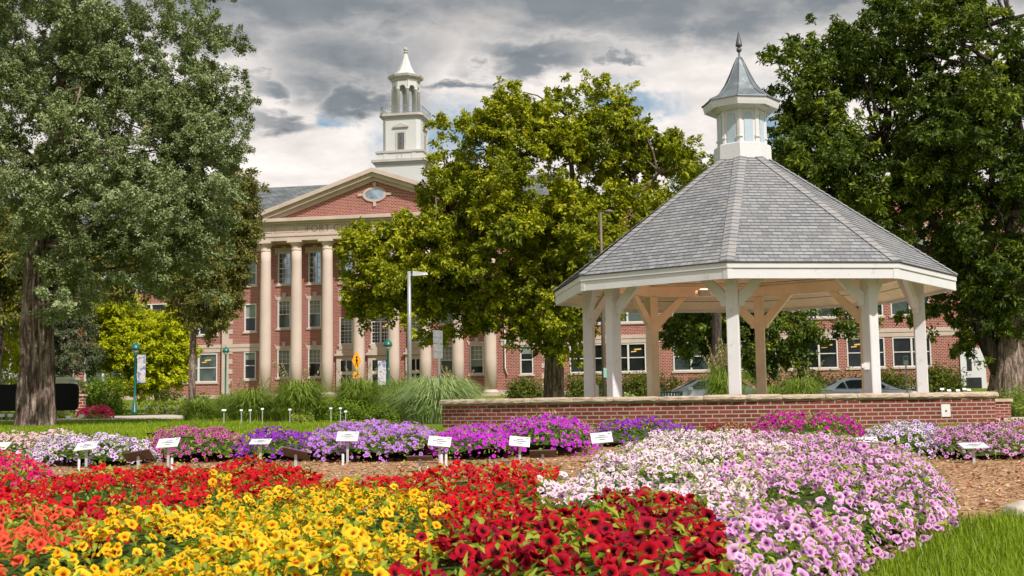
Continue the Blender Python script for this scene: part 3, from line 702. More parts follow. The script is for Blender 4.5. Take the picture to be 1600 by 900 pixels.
b = MB(); sq(b, 1.86, 25.852, 26.0, .36); sq(b, 2.0, 26.002, 26.2, .38); b.build('balcony_cornice', M['towertrim'], tw)
# roundel, window with hood on front and right faces
b = MB(); n = 20
for i in range(n):
    a0, a1 = 2 * PI * i / n, 2 * PI * (i + 1) / n
    P8 = [(TS + r * math.cos(a), TYc - 2.15, 22.31 + r * math.sin(a)) for a, r in ((a0, .27), (a1, .27), (a1, .2), (a0, .2))]
    b.hexa(P8 + [(p[0], p[1] + .029, p[2]) for p in P8])
b.build('roundel', M['towertrim'], tw)
for side in (0, 1):
    def T(x, y, z):
        if side == 0: return (TS + x, TYc - 1.72 - y, z)
        return (TS + 1.72 + y, TYc + x, z)
    def tb(mb, x0, x1, y0, y1, z0, z1):
        mb.hexa([T(x0, y1, z0), T(x1, y1, z0), T(x1, y0, z0), T(x0, y0, z0), T(x0, y1, z1), T(x1, y1, z1), T(x1, y0, z1), T(x0, y0, z1)])
    b = MB(); tb(b, -.45, -.29, 0, .06, 22.95, 24.62); tb(b, .29, .45, 0, .06, 22.95, 24.62); tb(b, -.29, .29, 0, .06, 24.46, 24.62); tb(b, -.55, .55, 0, .09, 22.84, 22.95)
    b.hexa([T(-.72, .16, 24.95), T(.72, .16, 24.95), T(.72, 0, 24.95), T(-.72, 0, 24.95), T(-.7, .16, 25.04), T(.7, .16, 25.04), T(.7, 0, 25.04), T(-.7, 0, 25.04)])
    b.hexa([T(-.72, .16, 25.045), T(.72, .16, 25.045), T(.72, 0, 25.045), T(-.72, 0, 25.045), T(-.02, .16, 25.34), T(.02, .16, 25.34), T(.02, 0, 25.34), T(-.02, 0, 25.34)])
    w = b.build('tower_window', M['towertrim'], tw)
    b = MB(); tb(b, -.285, .285, .005, .012, 22.96, 24.45); b.build('tower_pane', M['glass_dark'], tw)
    b = MB()
    for q in (-.19, -.07, .05, .17): tb(b, q - .015, q + .015, .02, .05, 22.96, 24.44)
    b.build('grille', M['galv'], tw)
# railing
b = MB(); rr_ = 1.90
cor = [(-rr_ + .38, -rr_), (rr_ - .38, -rr_), (rr_, -rr_ + .38), (rr_, rr_ - .38), (rr_ - .38, rr_), (-rr_ + .38, rr_), (-rr_, rr_ - .38), (-rr_, -rr_ + .38)]
for i in range(8):
    A, B_ = cor[i], cor[(i + 1) % 8]; L = math.dist(A, B_); k = max(2, int(L / .17))
    pa = lambda t_, z: (TS + A[0] + (B_[0] - A[0]) * t_, TYc + A[1] + (B_[1] - A[1]) * t_, z)
    for z in (26.3, 26.86): b.bar(pa(0, z), pa(1, z), .04, .04)
    for j in range(k): b.bar(pa(j / k, 26.2), pa(j / k, 26.86), .018 if j else .05, .018 if j else .05, (0, 1, 0))
b.build('railing', M['rail'], tw)
# belfry: eight columns with arches, cornice, spire
b = MB(); b.prism([(TS + 1.25 * math.cos(PI / 8 + i * PI / 4), TYc + 1.25 * math.sin(PI / 8 + i * PI / 4)) for i in range(8)], 26.202, 26.4, 'z')
for i in range(8):
    a = PI / 8 + i * PI / 4; x, y = TS + 1.14 * math.cos(a), TYc + 1.14 * math.sin(a)
    b.lathe([(.17, 0), (.16, 2.2), (.20, 2.23), (.20, 2.31)], 10, x, y, 26.401)
    # arch spandrel between neighbouring columns
    a2 = a + PI / 4; A = Vector((TS + 1.16 * math.cos(a), TYc + 1.16 * math.sin(a), 0)); B2 = Vector((TS + 1.16 * math.cos(a2), TYc + 1.16 * math.sin(a2), 0))
    d = (B2 - A); L = d.length; d.normalize(); nn = Vector((math.cos(a + PI / 8), math.sin(a + PI / 8), 0)) * .09
    prof = [(0, 29.4), (0, 28.713), (.16, 28.713)]; rr2 = L / 2 - .16
    for k in range(9): th = PI - PI * k / 8; prof.append((L / 2 + rr2 * math.cos(th), 28.713 + rr2 * math.sin(th)))
    prof += [(L, 28.713), (L, 29.4)]
    m_ = len(prof) // 2
    # build as strips from the arch line to the top
    arch = prof[1:-1]
    for k in range(len(arch) - 1):
        (x0_, z0_), (x1_, z1_) = arch[k], arch[k + 1]
        if abs(x1_ - x0_) < 1e-5: continue
        p = [A + d * x0_ - nn, A + d * x1_ - nn, A + d * x1_ + nn, A + d * x0_ + nn]
        b.hexa([(p[0].x, p[0].y, z0_), (p[1].x, p[1].y, z1_), (p[2].x, p[2].y, z1_), (p[3].x, p[3].y, z0_)] + [(q.x, q.y, 29.4) for q in p])
b.build('belfry', M['towerwhite'], tw)
b = MB(); b.lathe([(1.30, 29.42), (1.34, 29.6), (1.6, 29.75), (1.66, 29.95), (1.6, 30.0)], 8, TS, TYc, 0, smooth=False, rot=PI / 8); b.build('belfry_cornice', M['towertrim'], tw)
b = MB(); b.lathe([(1.52, 29.901), (1.12, 30.12), (.80, 30.45), (.54, 30.95), (.34, 31.5), (.17, 32.05), (.09, 32.2)], 8, TS, TYc, 0, smooth=False, rot=PI / 8); b.build('spire', M['towerwhite'], tw)
b = MB(); b.lathe([(.07, 32.2), (.2, 32.23), (.2, 32.29), (.09, 32.32), (.1, 32.42)], 12, TS, TYc); b.sphere((TS, TYc, 32.55), .19); b.build('finial', M['towertrim'], tw)

# ------------------------------------------------------------------ garden wall in front of the pavilion
WC = (4.67, 28.3); WR = 8.4
gw = empty('garden_wall', (WC[0], WC[1] - WR, -.42), 'low curved red brick wall capped with rough sandstone, in front of the white pavilion', 'wall')
ox, oy, oz = gw.location
def wp(phi, r, z): return (WC[0] + r * math.sin(phi) - ox, WC[1] - r * math.cos(phi) - oy, z - oz)
PH0, PH1, PHJ = math.radians(-45.2), math.radians(25.4), math.radians(-5.6)
b = MB(); n = 48
for (pa, pb, rad) in ((PH0, PHJ, WR + .035), (PHJ, PH1, WR)):
    n = 28
    for i in range(n):
        a, c = pa + (pb - pa) * i / n, pa + (pb - pa) * (i + 1) / n
        b.quad(wp(a, rad, -.6), wp(c, rad, -.6), wp(c, rad, .085), wp(a, rad, .085), uv=[(a * rad, .0), (c * rad, .0), (c * rad, .685 + .0), (a * rad, .685 + .0)], smooth=True)
        b.quad(wp(c, WR - .4, -.6), wp(a, WR - .4, -.6), wp(a, WR - .4, .085), wp(c, WR - .4, .085))
b.quad(wp(PH0, WR - .4, -.6), wp(PH0, WR + .035, -.6), wp(PH0, WR + .035, .085), wp(PH0, WR - .4, .085)); b.quad(wp(PH1, WR, -.6), wp(PH1, WR - .4, -.6), wp(PH1, WR - .4, .085), wp(PH1, WR, .085))
b.quad(wp(PHJ, WR + .035, -.6), wp(PHJ, WR, -.6), wp(PHJ, WR, .085), wp(PHJ, WR + .035, .085))
b.build('brickwork', M['wallbrick'], gw)
b = MB(); n = 26
for i in range(n):
    for (pa, pb, rad) in ((PH0 - .004, PHJ, WR + .035), (PHJ, PH1 + .004, WR)): pass
    pass
for (pa, pb, rad, n) in ((PH0 - .006, PHJ, WR + .04, 8), (PHJ, PH1 + .006, WR + .01, 7)):
    cuts = [pa + (pb - pa) * (i + (random.uniform(-.22, .22) if 0 < i < n else 0)) / n for i in range(n + 1)]
    for i in range(n):
        a, c = cuts[i] + .0004, cuts[i + 1] - .0004; k = 8; jut = random.uniform(.03, .06); top = .187 + random.uniform(-.008, .006)
        prev = None
        for j in range(k + 1):
            q = a + (c - a) * j / k; e = .012 if j in (0, k) else 0
            r1 = rad + jut - e + random.uniform(-.008, .012); ring = [wp(q, rad - .47, .088), wp(q, r1 - .02, .086 + random.uniform(0, .010)), wp(q, r1, .115 + random.uniform(-.01, .01)), wp(q, r1 - .004, .155 + random.uniform(-.012, .012)), wp(q, r1 - .028, top - e), wp(q, rad - .47, top - e)]
            if prev:
                for s_ in range(6): b.quad(prev[s_], ring[s_], ring[(s_ + 1) % 6], prev[(s_ + 1) % 6])
            else: b.quad(*ring)
            prev = ring
        b.quad(*prev[::-1])
b.build('coping', M['coping'], gw)
pl = at(1476, 639, 20.35)
b = MB(); phi = math.asin((pl.x - WC[0]) / WR)
pp = [wp(phi - .0107, WR + .012, -.015), wp(phi + .0107, WR + .012, -.015), wp(phi + .0107, WR + .012, -.225), wp(phi - .0107, WR + .012, -.225)]
qq = [wp(phi - .0107, WR - .01, -.015), wp(phi + .0107, WR - .01, -.015), wp(phi + .0107, WR - .01, -.225), wp(phi - .0107, WR - .01, -.225)]
b.hexa([pp[3], pp[2], qq[2], qq[3], pp[0], pp[1], qq[1], qq[0]])
plate = b.build('cover_plate', M['frame'], gw)
b = MB(); c_ = wp(phi, WR + .016, -.125); b.sphere(c_, .016, 8, 6); b.build('plate_screw', M['leadgrey'], plate)

# ------------------------------------------------------------------ the pavilion (gazebo)
GC = (4.664, 23.72); R = 3.9; ROT = -.273
gaz = empty('gazebo', (GC[0], GC[1], -.38), 'white octagonal garden pavilion with grey shingled roof and small cupola', 'gazebo')
gZ = -.38
def oc(i, r, z, off=0.0):
    a = ROT + i * PI / 4 + off; return (-r * math.cos(a), -r * math.sin(a), z - gZ)
# fascia
b = MB()
for i in range(8):
    for (r0, r1, z0, z1) in ((R - .045, R, 2.13, 2.305), (R - .03, R + .025, 2.307, 2.395)):
        b.hexa([oc(i, r1, z0), oc(i + 1, r1, z0), oc(i + 1, r0, z0), oc(i, r0, z0), oc(i, r1, z1), oc(i + 1, r1, z1), oc(i + 1, r0, z1), oc(i, r0, z1)])
for i in range(8):   # corner boards
    for sg in (-1, 1):
        A = Vector(oc(i, R + .008, 0)); B_ = Vector(oc(i + sg, R + .008, 0)); d = (B_ - A).normalized() * .085; inn = Vector(oc(i, R - .02, 0))
        z0, z1 = 2.125 - gZ, 2.306 - gZ; A2 = A + d; I2 = inn + d
        p = [A, A2, I2, inn]
        b.hexa([(q.x, q.y, z0) for q in p] + [(q.x, q.y, z1) for q in p])
b.build('fascia', M['white'], gaz)
# roof courses
RB, RT, ZB, ZT = R + .05, .50, 2.402, 4.90
slope = math.hypot((RB - RT) * math.cos(PI / 8), ZT - ZB); NC = int(slope / .112)
b = MB()
for i in range(8):
    for k in range(NC):
        t0, t1 = k / NC, (k + 1) / NC
        r0, r1 = RB + (RT - RB) * t0, RB + (RT - RB) * t1; z0, z1 = ZB + (ZT - ZB) * t0, ZB + (ZT - ZB) * t1
        la, lb = r0 * math.sin(PI / 8), r1 * math.sin(PI / 8); v0, v1 = k * .112 + .002, (k + 1) * .112 - .002; du = i * 7.3
        st = .013
        b.quad(oc(i, r0, z0 + st), oc(i + 1, r0, z0 + st), oc(i + 1, r1, z1), oc(i, r1, z1), uv=[(du - la, v0), (du + la, v0), (du + lb, v1), (du - lb, v1)])
        b.quad(oc(i, r0, z0 - .002), oc(i + 1, r0, z0 - .002), oc(i + 1, r0, z0 + st), oc(i, r0, z0 + st), uv=[(du - la, v0), (du + la, v0), (du + la, v0), (du - la, v0)])
roofo = b.build('roof', M['shingle'], gaz)
b = MB()
for i in range(8):
    hs = math.hypot(RB - RT, ZT - ZB); NH = int(hs / .13)
    for k in range(NH):
        t0, t1 = k / NH, (k + 1) / NH
        for sg in (1, -1):
            def hp(t_, w, up):
                r = RB + (RT - RB) * t_; z = ZB + (ZT - ZB) * t_
                A = Vector(oc(i, r, z)); B_ = Vector(oc(i + sg, r, z)); d = (B_ - A).normalized()
                return A + d * w + Vector((0, 0, up))
            w = .135
            P4 = [hp(t0, 0, .045), hp(t0, w, .032), hp(t1, w, .020), hp(t1, 0, .030)]
            v0, v1 = k * .13 + .003 + i * 1.3, (k + 1) * .13 - .003 + i * 1.3
            if sg < 0: P4 = P4[::-1]; uvq = [(0.5, v1), (.5, v1), (.5, v0), (.5, v0)]
            else: uvq = [(.5, v0), (.5, v0), (.5, v1), (.5, v1)]
            b.quad(*P4, uv=uvq)
            b.quad(hp(t0, 0, .045), hp(t0, w, .032), hp(t0, w, .0), hp(t0, 0, .015), uv=[(.5, v0)] * 4)
b.build('hip_cap', M['hip'], roofo)
# boarded underside, as separate planks running round
b = MB(); nb = 14
for i in range(8):
    for k in range(nb):
        t0, t1 = k / nb, (k + 1) / nb - .004
        r0, r1 = (R - .05) * (1 - t0) + .3 * t0, (R - .05) * (1 - t1) + .3 * t1
        z0 = 2.19 + (R - .05 - r0) * .70; z1 = 2.19 + (R - .05 - r1) * .70
        b.quad(oc(i, r0, z0), oc(i, r1, z1), oc(i + 1, r1, z1), oc(i + 1, r0, z0))
b.build('ceiling', M['cream'], gaz)
b = MB()
for i in range(8):
    r0, z0, r1, z1 = R - .03, 2.21, .32, 2.21 + (R - .35) * .70
    b.quad(oc(i, r0, z0 + .01), oc(i, r1, z1 + .01), oc(i + 1, r1, z1 + .01), oc(i + 1, r0, z0 + .01))
b.build('sarking', M['darkgap'], gaz)
# posts, ring beam, braces
rp = .825 * R; PW = .105
for i in range(8):
    A = Vector(oc(i, rp, 0)); rad = Vector((A.x, A.y, 0)).normalized(); tn = Vector((-rad.y, rad.x, 0))
    b = MB()
    def pc(a, c, z): q = Vector((A.x, A.y, 0)) + rad * a + tn * c; return (q.x, q.y, z - gZ)
    e = .012
    ring = [(-PW + e, -PW), (PW - e, -PW), (PW, -PW + e), (PW, PW - e), (PW - e, PW), (-PW + e, PW), (-PW, PW - e), (-PW, -PW + e)]
    v0 = len(b.v)
    for z in (-.40, 2.42):
        for (a, c) in ring: b.v.append(pc(a, c, z))
    for k in range(8): b.f.append((v0 + k, v0 + (k + 1) % 8, v0 + 8 + (k + 1) % 8, v0 + 8 + k))
    b.f.append(tuple(v0 + 8 + k for k in range(8)))
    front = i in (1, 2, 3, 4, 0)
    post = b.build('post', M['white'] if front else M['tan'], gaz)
    # braces towards both neighbours
    for sg in (-1, 1):
        B_ = Vector(oc(i + sg, rp, 0)); d = Vector((B_.x - A.x, B_.y - A.y, 0)).normalized(); nn = Vector((-d.y, d.x, 0)) * .045
        prof = [(.10, 1.72), (.19, 1.72), (.21, 1.76), (.205, 1.80), (.24, 1.815), (.80, 2.418), (.62, 2.418), (.10, 1.95)]
        b = MB(); v0 = len(b.v); m_ = len(prof)
        for s_ in (-1, 1):
            for (a, z) in prof: q = A + d * a + nn * s_; b.v.append((q.x, q.y, z - gZ))
        b.f.append(tuple(range(v0, v0 + m_))); b.f.append(tuple(reversed(range(v0 + m_, v0 + 2 * m_))))
        for k in range(m_): b.f.append((v0 + k, v0 + (k + 1) % m_, v0 + m_ + (k + 1) % m_, v0 + m_ + k))
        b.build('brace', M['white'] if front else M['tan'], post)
    if i == 3:   # electric box on the front right post
        b = MB(); q = A + rad * (.0) ; c0 = A - tn * (PW + .03) if (A - tn).x < (A + tn).x else A + tn * (PW + .03)
        b.bar((c0.x, c0.y, .60 - gZ), (c0.x, c0.y, .72 - gZ), .10, .08, (0, 1, 0)); b.bar((c0.x - .06, c0.y - .02, .63 - gZ), (c0.x - .06, c0.y - .02, .70 - gZ), .06, .06, (0, 1, 0))
        b.build('socket_box', M['frame'], post)
b = MB()
for i in range(8):
    rin, rou = rp - .08, rp + .08
    b.hexa([oc(i, rou, 2.422), oc(i + 1, rou, 2.422), oc(i + 1, rin, 2.422), oc(i, rin, 2.422), oc(i, rou, 2.66), oc(i + 1, rou, 2.66), oc(i + 1, rin, 2.66), oc(i, rin, 2.66)])
beam = b.build('ring_beam', M['cream'], gaz)
for i in range(5, 8):
    A = Vector(oc(i, rp - .115, 0)); b = MB(); rad = Vector((A.x, A.y, 0)).normalized(); tn = Vector((-rad.y, rad.x, 0))
    b.bar((A.x - tn.x * .13, A.y - tn.y * .13, 2.54 - gZ), (A.x + tn.x * .13, A.y + tn.y * .13, 2.54 - gZ), .05, .2)
    b.build('post_plate', M['cream'], beam)
# flood light on the back beam, glowing onto the ceiling boards
lp = at(1101, 457, 24.9); lx, ly, lz = lp.x - GC[0], lp.y - GC[1], lp.z - gZ
b = MB(); b.box(lx - .1, lx + .1, ly - .08, ly + .08, lz - .07, lz + .05); b.box(lx - .14, lx - .1, ly - .03, ly + .03, lz - .05, lz + .08)
b.box(lx - .18, lx + .3, ly + .1, ly + .16, lz - .05, lz + .05); fl_ = b.build('flood_light', M['frame'], gaz)
b = MB(); b.box(lx - .09, lx + .09, ly - .06, ly + .06, lz + .052, lz + .075); b.build('bulb', M['glow'], fl_)
pd = bpy.data.lights.new('flood_lamp', 'POINT'); pd.energy = 11; pd.color = (1, .35, .25); pd.shadow_soft_size = .05
po = bpy.data.objects.new('flood_lamp', pd); COL.objects.link(po); po.location = (lp.x, lp.y, lp.z + .16)
# cupola
def lath8(mb, prof, rotx=0): 
    v0 = len(mb.v)
    for (r, z) in prof:
        for i in range(8): mb.v.append(oc(i, r, z))
    for k in range(len(prof) - 1):
        for i in range(8): j = (i + 1) % 8; mb.f.append((v0 + k * 8 + i, v0 + k * 8 + j, v0 + (k + 1) * 8 + j, v0 + (k + 1) * 8 + i))
    mb.f.append(tuple(v0 + (len(prof) - 1) * 8 + i for i in range(8)))
b = MB(); lath8(b, [(.575, 4.78), (.565, 5.16), (.53, 5.18)]); lath8(b, [(.475, 5.17), (.475, 5.86)]); lath8(b, [(.49, 5.86), (.50, 5.90), (.56, 5.93), (.56, 5.96)])
cup = b.build('cupola', M['white'], gaz)
b = MB()
for i in range(8):   # corner pilasters with small blocks
    for sg in (1, -1):
        A = Vector(oc(i, .492, 0)); B_ = Vector(oc(i + sg, .492, 0)); d = (B_ - A).normalized(); I = Vector(oc(i, .47, 0))
        p = [A, A + d * .05, I + d * .05, I]
        b.hexa([(q.x, q.y, 5.182 - gZ) for q in p] + [(q.x, q.y, 5.855 - gZ) for q in p])
        A = Vector(oc(i, .515, 0)); p = [A, A + d * .065, I + d * .065, I]
        b.hexa([(q.x, q.y, 5.29 - gZ) for q in p] + [(q.x, q.y, 5.32 - gZ) for q in p])
b.build('corner_pilaster', M['white'], cup)
for i in range(8):   # arched blue panels
    A = Vector(oc(i, .480, 0)); B_ = Vector(oc(i + 1, .480, 0)); c = (A + B_) / 2; d = (B_ - A).normalized(); nn = Vector((c.x, c.y, 0)).normalized() * .006; hw = .088
    prof = [(-hw, 5.185)] + [(-hw * math.cos(PI * k / 10), 5.71 + hw * math.sin(PI * k / 10)) for k in range(11)] + [(hw, 5.185)]
    b = MB(); m_ = len(prof)
    for s_ in (1, 0):
        for (a, z) in prof: q = c + d * a + nn * s_; b.v.append((q.x, q.y, z - gZ))
    b.f.append(tuple(range(m_)))
    for k in range(m_): b.f.append((k, (k + 1) % m_, m_ + (k + 1) % m_, m_ + k))
    b.build('arched_panel', M['panelblue'], cup)
    b = None
b = MB(); lath8(b, [(.56, 5.962), (.73, 5.90), (.75, 5.97), (.765, 6.04), (.745, 6.06)]); b.build('cupola_fascia', M['white'], cup)
b = MB(); lath8(b, [(.79, 6.045), (.775, 6.075), (.60, 6.15), (.44, 6.27), (.31, 6.45), (.21, 6.65), (.12, 6.86), (.045, 7.01)])
for i in range(8):
    pr = [(.79, 6.06), (.60, 6.155), (.44, 6.275), (.31, 6.455), (.21, 6.655), (.12, 6.865), (.045, 7.02)]
    b.tube([oc(i, r, z + .004) for r, z in pr], [.012] * len(pr), 5)
b.build('metal_roof', M['zinc'], cup)
b = MB(); b.lathe([(.03, 7.0), (.02, 7.02), (.018, 7.13)], 10, 0, 0, -gZ); b.sphere((0, 0, 7.18 - gZ), .055); b.lathe([(.02, 7.23), (.07, 7.26), (.065, 7.295), (.004, 7.575)], 12, 0, 0, -gZ); b.build('finial', M['leadgrey'], cup)
# floor slab under the pavilion
b = MB(); lath8(b, [(R - .2, -.6), (R - .2, -.385)]); b.build('floor_slab', M['concrete'], gaz)

# ------------------------------------------------------------------ trees and shrubs
def crown(name, blobs, D, nclump, per, csize, leaf, width, material, parent, origin, seed, shell=0.45, flat=0.7, spray=1.3, upw=0.35, nb=0, bs=.8, lonef=.1):
    """blobs: (px,py,rx_px,ry_px,depth_offset,rdepth_m,weight). Leaves gathered in sprays, sprays spread through the blobs' volume."""
    rng = np.random.default_rng(seed); k = D / F_PX
    cs, rs, ws = [], [], []
    for q in blobs:
        px, py, rx, ry, do, rd, w = q; p = at(px, py, D + do); cs.append(p); rs.append((rx * k, rd, ry * k)); ws.append(w * rx * ry)
    cs = np.array([tuple(c) for c in cs]); rs = np.array(rs); ws = np.array(ws) / sum(ws)
    bi = rng.choice(len(blobs), nclump, p=ws)
    d = norm(rng.normal(size=(nclump, 3))); rad = (shell + (1 - shell) * rng.random(nclump)) ** 0.8
    rad *= 1 + 0.10 * rng.normal(size=nclump)
    Pc = cs[bi] + d * rs[bi] * rad[:, None]
    outd = norm(d * 0.8 + np.array([0, 0, upw]) + rng.normal(size=(nclump, 3)) * 0.35)
    crnd = np.clip(rng.normal(0.5, 0.2, nclump), 0, 1)
    big = np.sin(Pc[:, 0] * 1.3 + seed) * np.sin(Pc[:, 2] * 1.7 + 2) * .12; crnd = np.clip(crnd + big, 0, 1)
    if nb:      # boughs: clumps crowd round a few hundred bough ends, leaving hollows between
        bsel = rng.integers(0, nb, nclump); Q0 = Pc.copy(); bc = Q0[:nb][bsel]; bo = outd[:nb][bsel]
        of = norm(rng.normal(size=(nclump, 3)) + bo * .5 + np.array([0, 0, .25])) * (rng.random(nclump) ** .4)[:, None]; of[:, 2] *= .75
        bsz = bs * (.55 + .75 * rng.random(nb))[bsel]
        lone = rng.random(nclump) < lonef; Pc = np.where(lone[:, None], cs[bi] + (Pc - cs[bi]) * .6, Pc)
        Pc = np.where(lone[:, None], Pc, bc + of * bsz[:, None]); outd = np.where(lone[:, None], outd, norm(of + bo * .5 + rng.normal(size=(nclump, 3)) * .25))
        crnd = np.clip(np.clip(rng.normal(.5, .17, nb), 0, 1)[bsel] + rng.normal(0, .1, nclump) + .0, 0, 1)
    sz = csize * (0.6 + 0.8 * rng.random(nclump))
    n = nclump * per; ci = np.repeat(np.arange(nclump), per)
    t = rng.random(n); g = norm(rng.normal(size=(n, 3))) * (rng.random(n) ** 0.45)[:, None]
    g[:, 2] *= flat
    taper = (1 - 0.65 * t)[:, None]
    off = g * sz[ci][:, None] * taper + outd[ci] * ((t - 0.25) * spray * sz[ci])[:, None]
    Cp = Pc[ci] + off
    N = norm(g * 0.7 + outd[ci] * 0.4 + np.array([0, 0, .5]) + rng.normal(size=(n, 3)) * 0.55)
    col = np.stack([rng.random(n), crnd[ci], rng.random(n)], 1)
    s = leaf * (0.6 + 0.8 * rng.random(n))
    T = outd[ci] + rng.normal(size=(n, 3)) * 0.7
    V, Fc, npf, c4 = leaf_cards(Cp - np.array(origin), N, s, s * width, col, rng, T)
    o = np_mesh(name, V, Fc, npf, material, c4, parent)
    return o, Pc, outd, cs, rs
def limbs(mb, base, start_pts, targets, r0, rng, n=5, r1=0.02, sag=0.25, sides=6):
    for tp in targets:
        s = min(start_pts, key=lambda q: (Vector(q[0]) - Vector(tp)).length * (0.7 + .6 * rng.random())); s = Vector(s[0]), s[1]
        A = s[0]; B_ = Vector(tp); L = (B_ - A).length; pts, rad = [], []
        side = Vector(tuple(rng.normal(size=3))) * (L * 0.10)
        for k in range(n + 1):
            t = k / n; p = A.lerp(B_, t) + side * math.sin(PI * t) + Vector((0, 0, sag * L * .3 * math.sin(PI * t)))
            p += Vector(tuple(rng.normal(size=3))) * (L * 0.018 if 0 < k < n else 0)
            pts.append(p - Vector(base)); rad.append(s[1] * (1 - t) ** 1.2 * .8 + r1)
        mb.tube(pts, rad, sides)
def ridged_trunk(pts, rad, n=40, ridges=9, amp=0.14, seed=0, flare=0.25):
    """trunk with deep furrows; pts relative to base"""
    rng = random.Random(seed); mb = MB(); m_ = len(pts); ph = [rng.uniform(0, 6.28) for _ in range(6)]
    sub = []
    for k in range(m_ - 1):
        for j in range(5): t = j / 5; sub.append((Vector(pts[k]).lerp(Vector(pts[k + 1]), t), rad[k] * (1 - t) + rad[k + 1] * t))
    sub.append((Vector(pts[-1]), rad[-1]))
    H = sub[-1][0].z - sub[0][0].z
    for k, (p, r) in enumerate(sub):
        h = (p.z - sub[0][0].z)
        for i in range(n):
            a = 2 * PI * i / n; tw_ = h * 0.25
            q = 1 + amp * (abs(math.sin(ridges * .5 * a + ph[0] + tw_)) - .6) + amp * .5 * math.sin(ridges * 1.7 * a + ph[1] + h * 1.3) + amp * .5 * math.sin(3 * a + ph[2] + h * .6)
            q += flare * math.exp(-h / .45) * (0.6 + .4 * math.sin(5 * a + ph[3])) + rng.uniform(-.02, .02)
            mb.v.append((p.x + r * q * math.cos(a), p.y + r * q * math.sin(a), p.z))
    for k in range(len(sub) - 1):
        for i in range(n): j = (i + 1) % n; mb.f.append((k * n + i, k * n + j, (k + 1) * n + j, (k + 1) * n + i)); mb.sm.add(len(mb.f) - 1)
    return mb
def pxs(pts, D, base):
    return [tuple(at(a, b_, D + (c if True else 0)) - Vector(base)) for a, b_, c in pts]

# 1 big juniper at the left
D1 = 32.0; b1 = at(57, 670, D1); b1.z = gz(b1.x, b1.y) - .05
t1 = empty('juniper_tree', b1, 'huge blue-green juniper with furrowed grey-brown trunk at the left of the lawn', 'tree')
tr = ridged_trunk(pxs([(55, 674, 0), (58, 640, 0), (60, 580, 0), (60, 500, 0), (62, 420, 0), (68, 330, 0)], D1, b1), [.44, .42, .385, .36, .33, .27], 64, 13, .26, 3, .16)
trk = tr.build('trunk', M['bark_j'], t1)
bl1 = [(60, 60, 190, 130, 0, 3.2, 1), (180, 80, 150, 120, .5, 3.0, 1), (285, 120, 85, 105, 0, 2.4, 1.1), (322, 175, 56, 80, -.3, 1.8, 1.6), (310, 240, 56, 60, 0, 1.7, 1.3), (200, 220, 150, 110, -.8, 2.6, 1.1), (60, 220, 130, 110, -1, 2.8, 1), (320, 60, 45, 60, 0, 1.4, .9), (345, 110, 30, 50, 0, 1.1, .8),
       (100, 330, 110, 60, -1.6, 1.8, .9), (230, 330, 100, 70, -1.2, 2.2, 1.1), (310, 290, 60, 60, 0, 1.8, .9), (215, 410, 90, 55, -.8, 1.6, 1.0), (90, 440, 45, 55, -1.5, 1.0, 1.1), (120, 410, 35, 60, -1.7, .8, .8), (20, 330, 60, 70, -1, 2, .9), (-90, 150, 150, 200, 0, 3, .7), (150, -60, 250, 110, 0, 3.5, .6), (285, 400, 60, 60, .6, 1.4, 1), (250, 350, 90, 60, -.4, 1.8, 1), (300, 340, 60, 50, .2, 1.6, 1), (190, 420, 60, 36, -.4, 1.2, 1), (235, 445, 50, 34, .2, 1.2, 1), (150, 430, 40, 30, .3, 1, .8), (110, 480, 30, 30, -1.5, .7, .9)]
oc1, Pc, od, cs, rs = crown('crown', bl1, D1, 4300, 115, .20, .078, .45, M['lf_j'], t1, b1, 11, shell=.5, flat=.9, spray=1.7, upw=.5, nb=400, bs=.62, lonef=.24)
rg = np.random.default_rng(5); mb = MB()
st = [(tuple(at(60, y, D1)), .07) for y in (480, 430, 380, 330, 260, 180)]
mb.tube([p for p in pxs([(68, 335, 0), (85, 240, 0), (95, 130, 0), (100, 20, 0)], D1, b1)], [.27, .2, .13, .06], 10)
sel = Pc[rg.choice(len(Pc), 400)]; sel = sel[(sel[:, 2] > b1.z + 2.5) & (np.abs(sel[:, 0] - b1.x) < 4.5) & (sel[:, 2] < b1.z + 8)][:70]
limbs(mb, b1, st, sel, .1, rg, r1=.010)
mb.build('limb', M['twig'], trk)
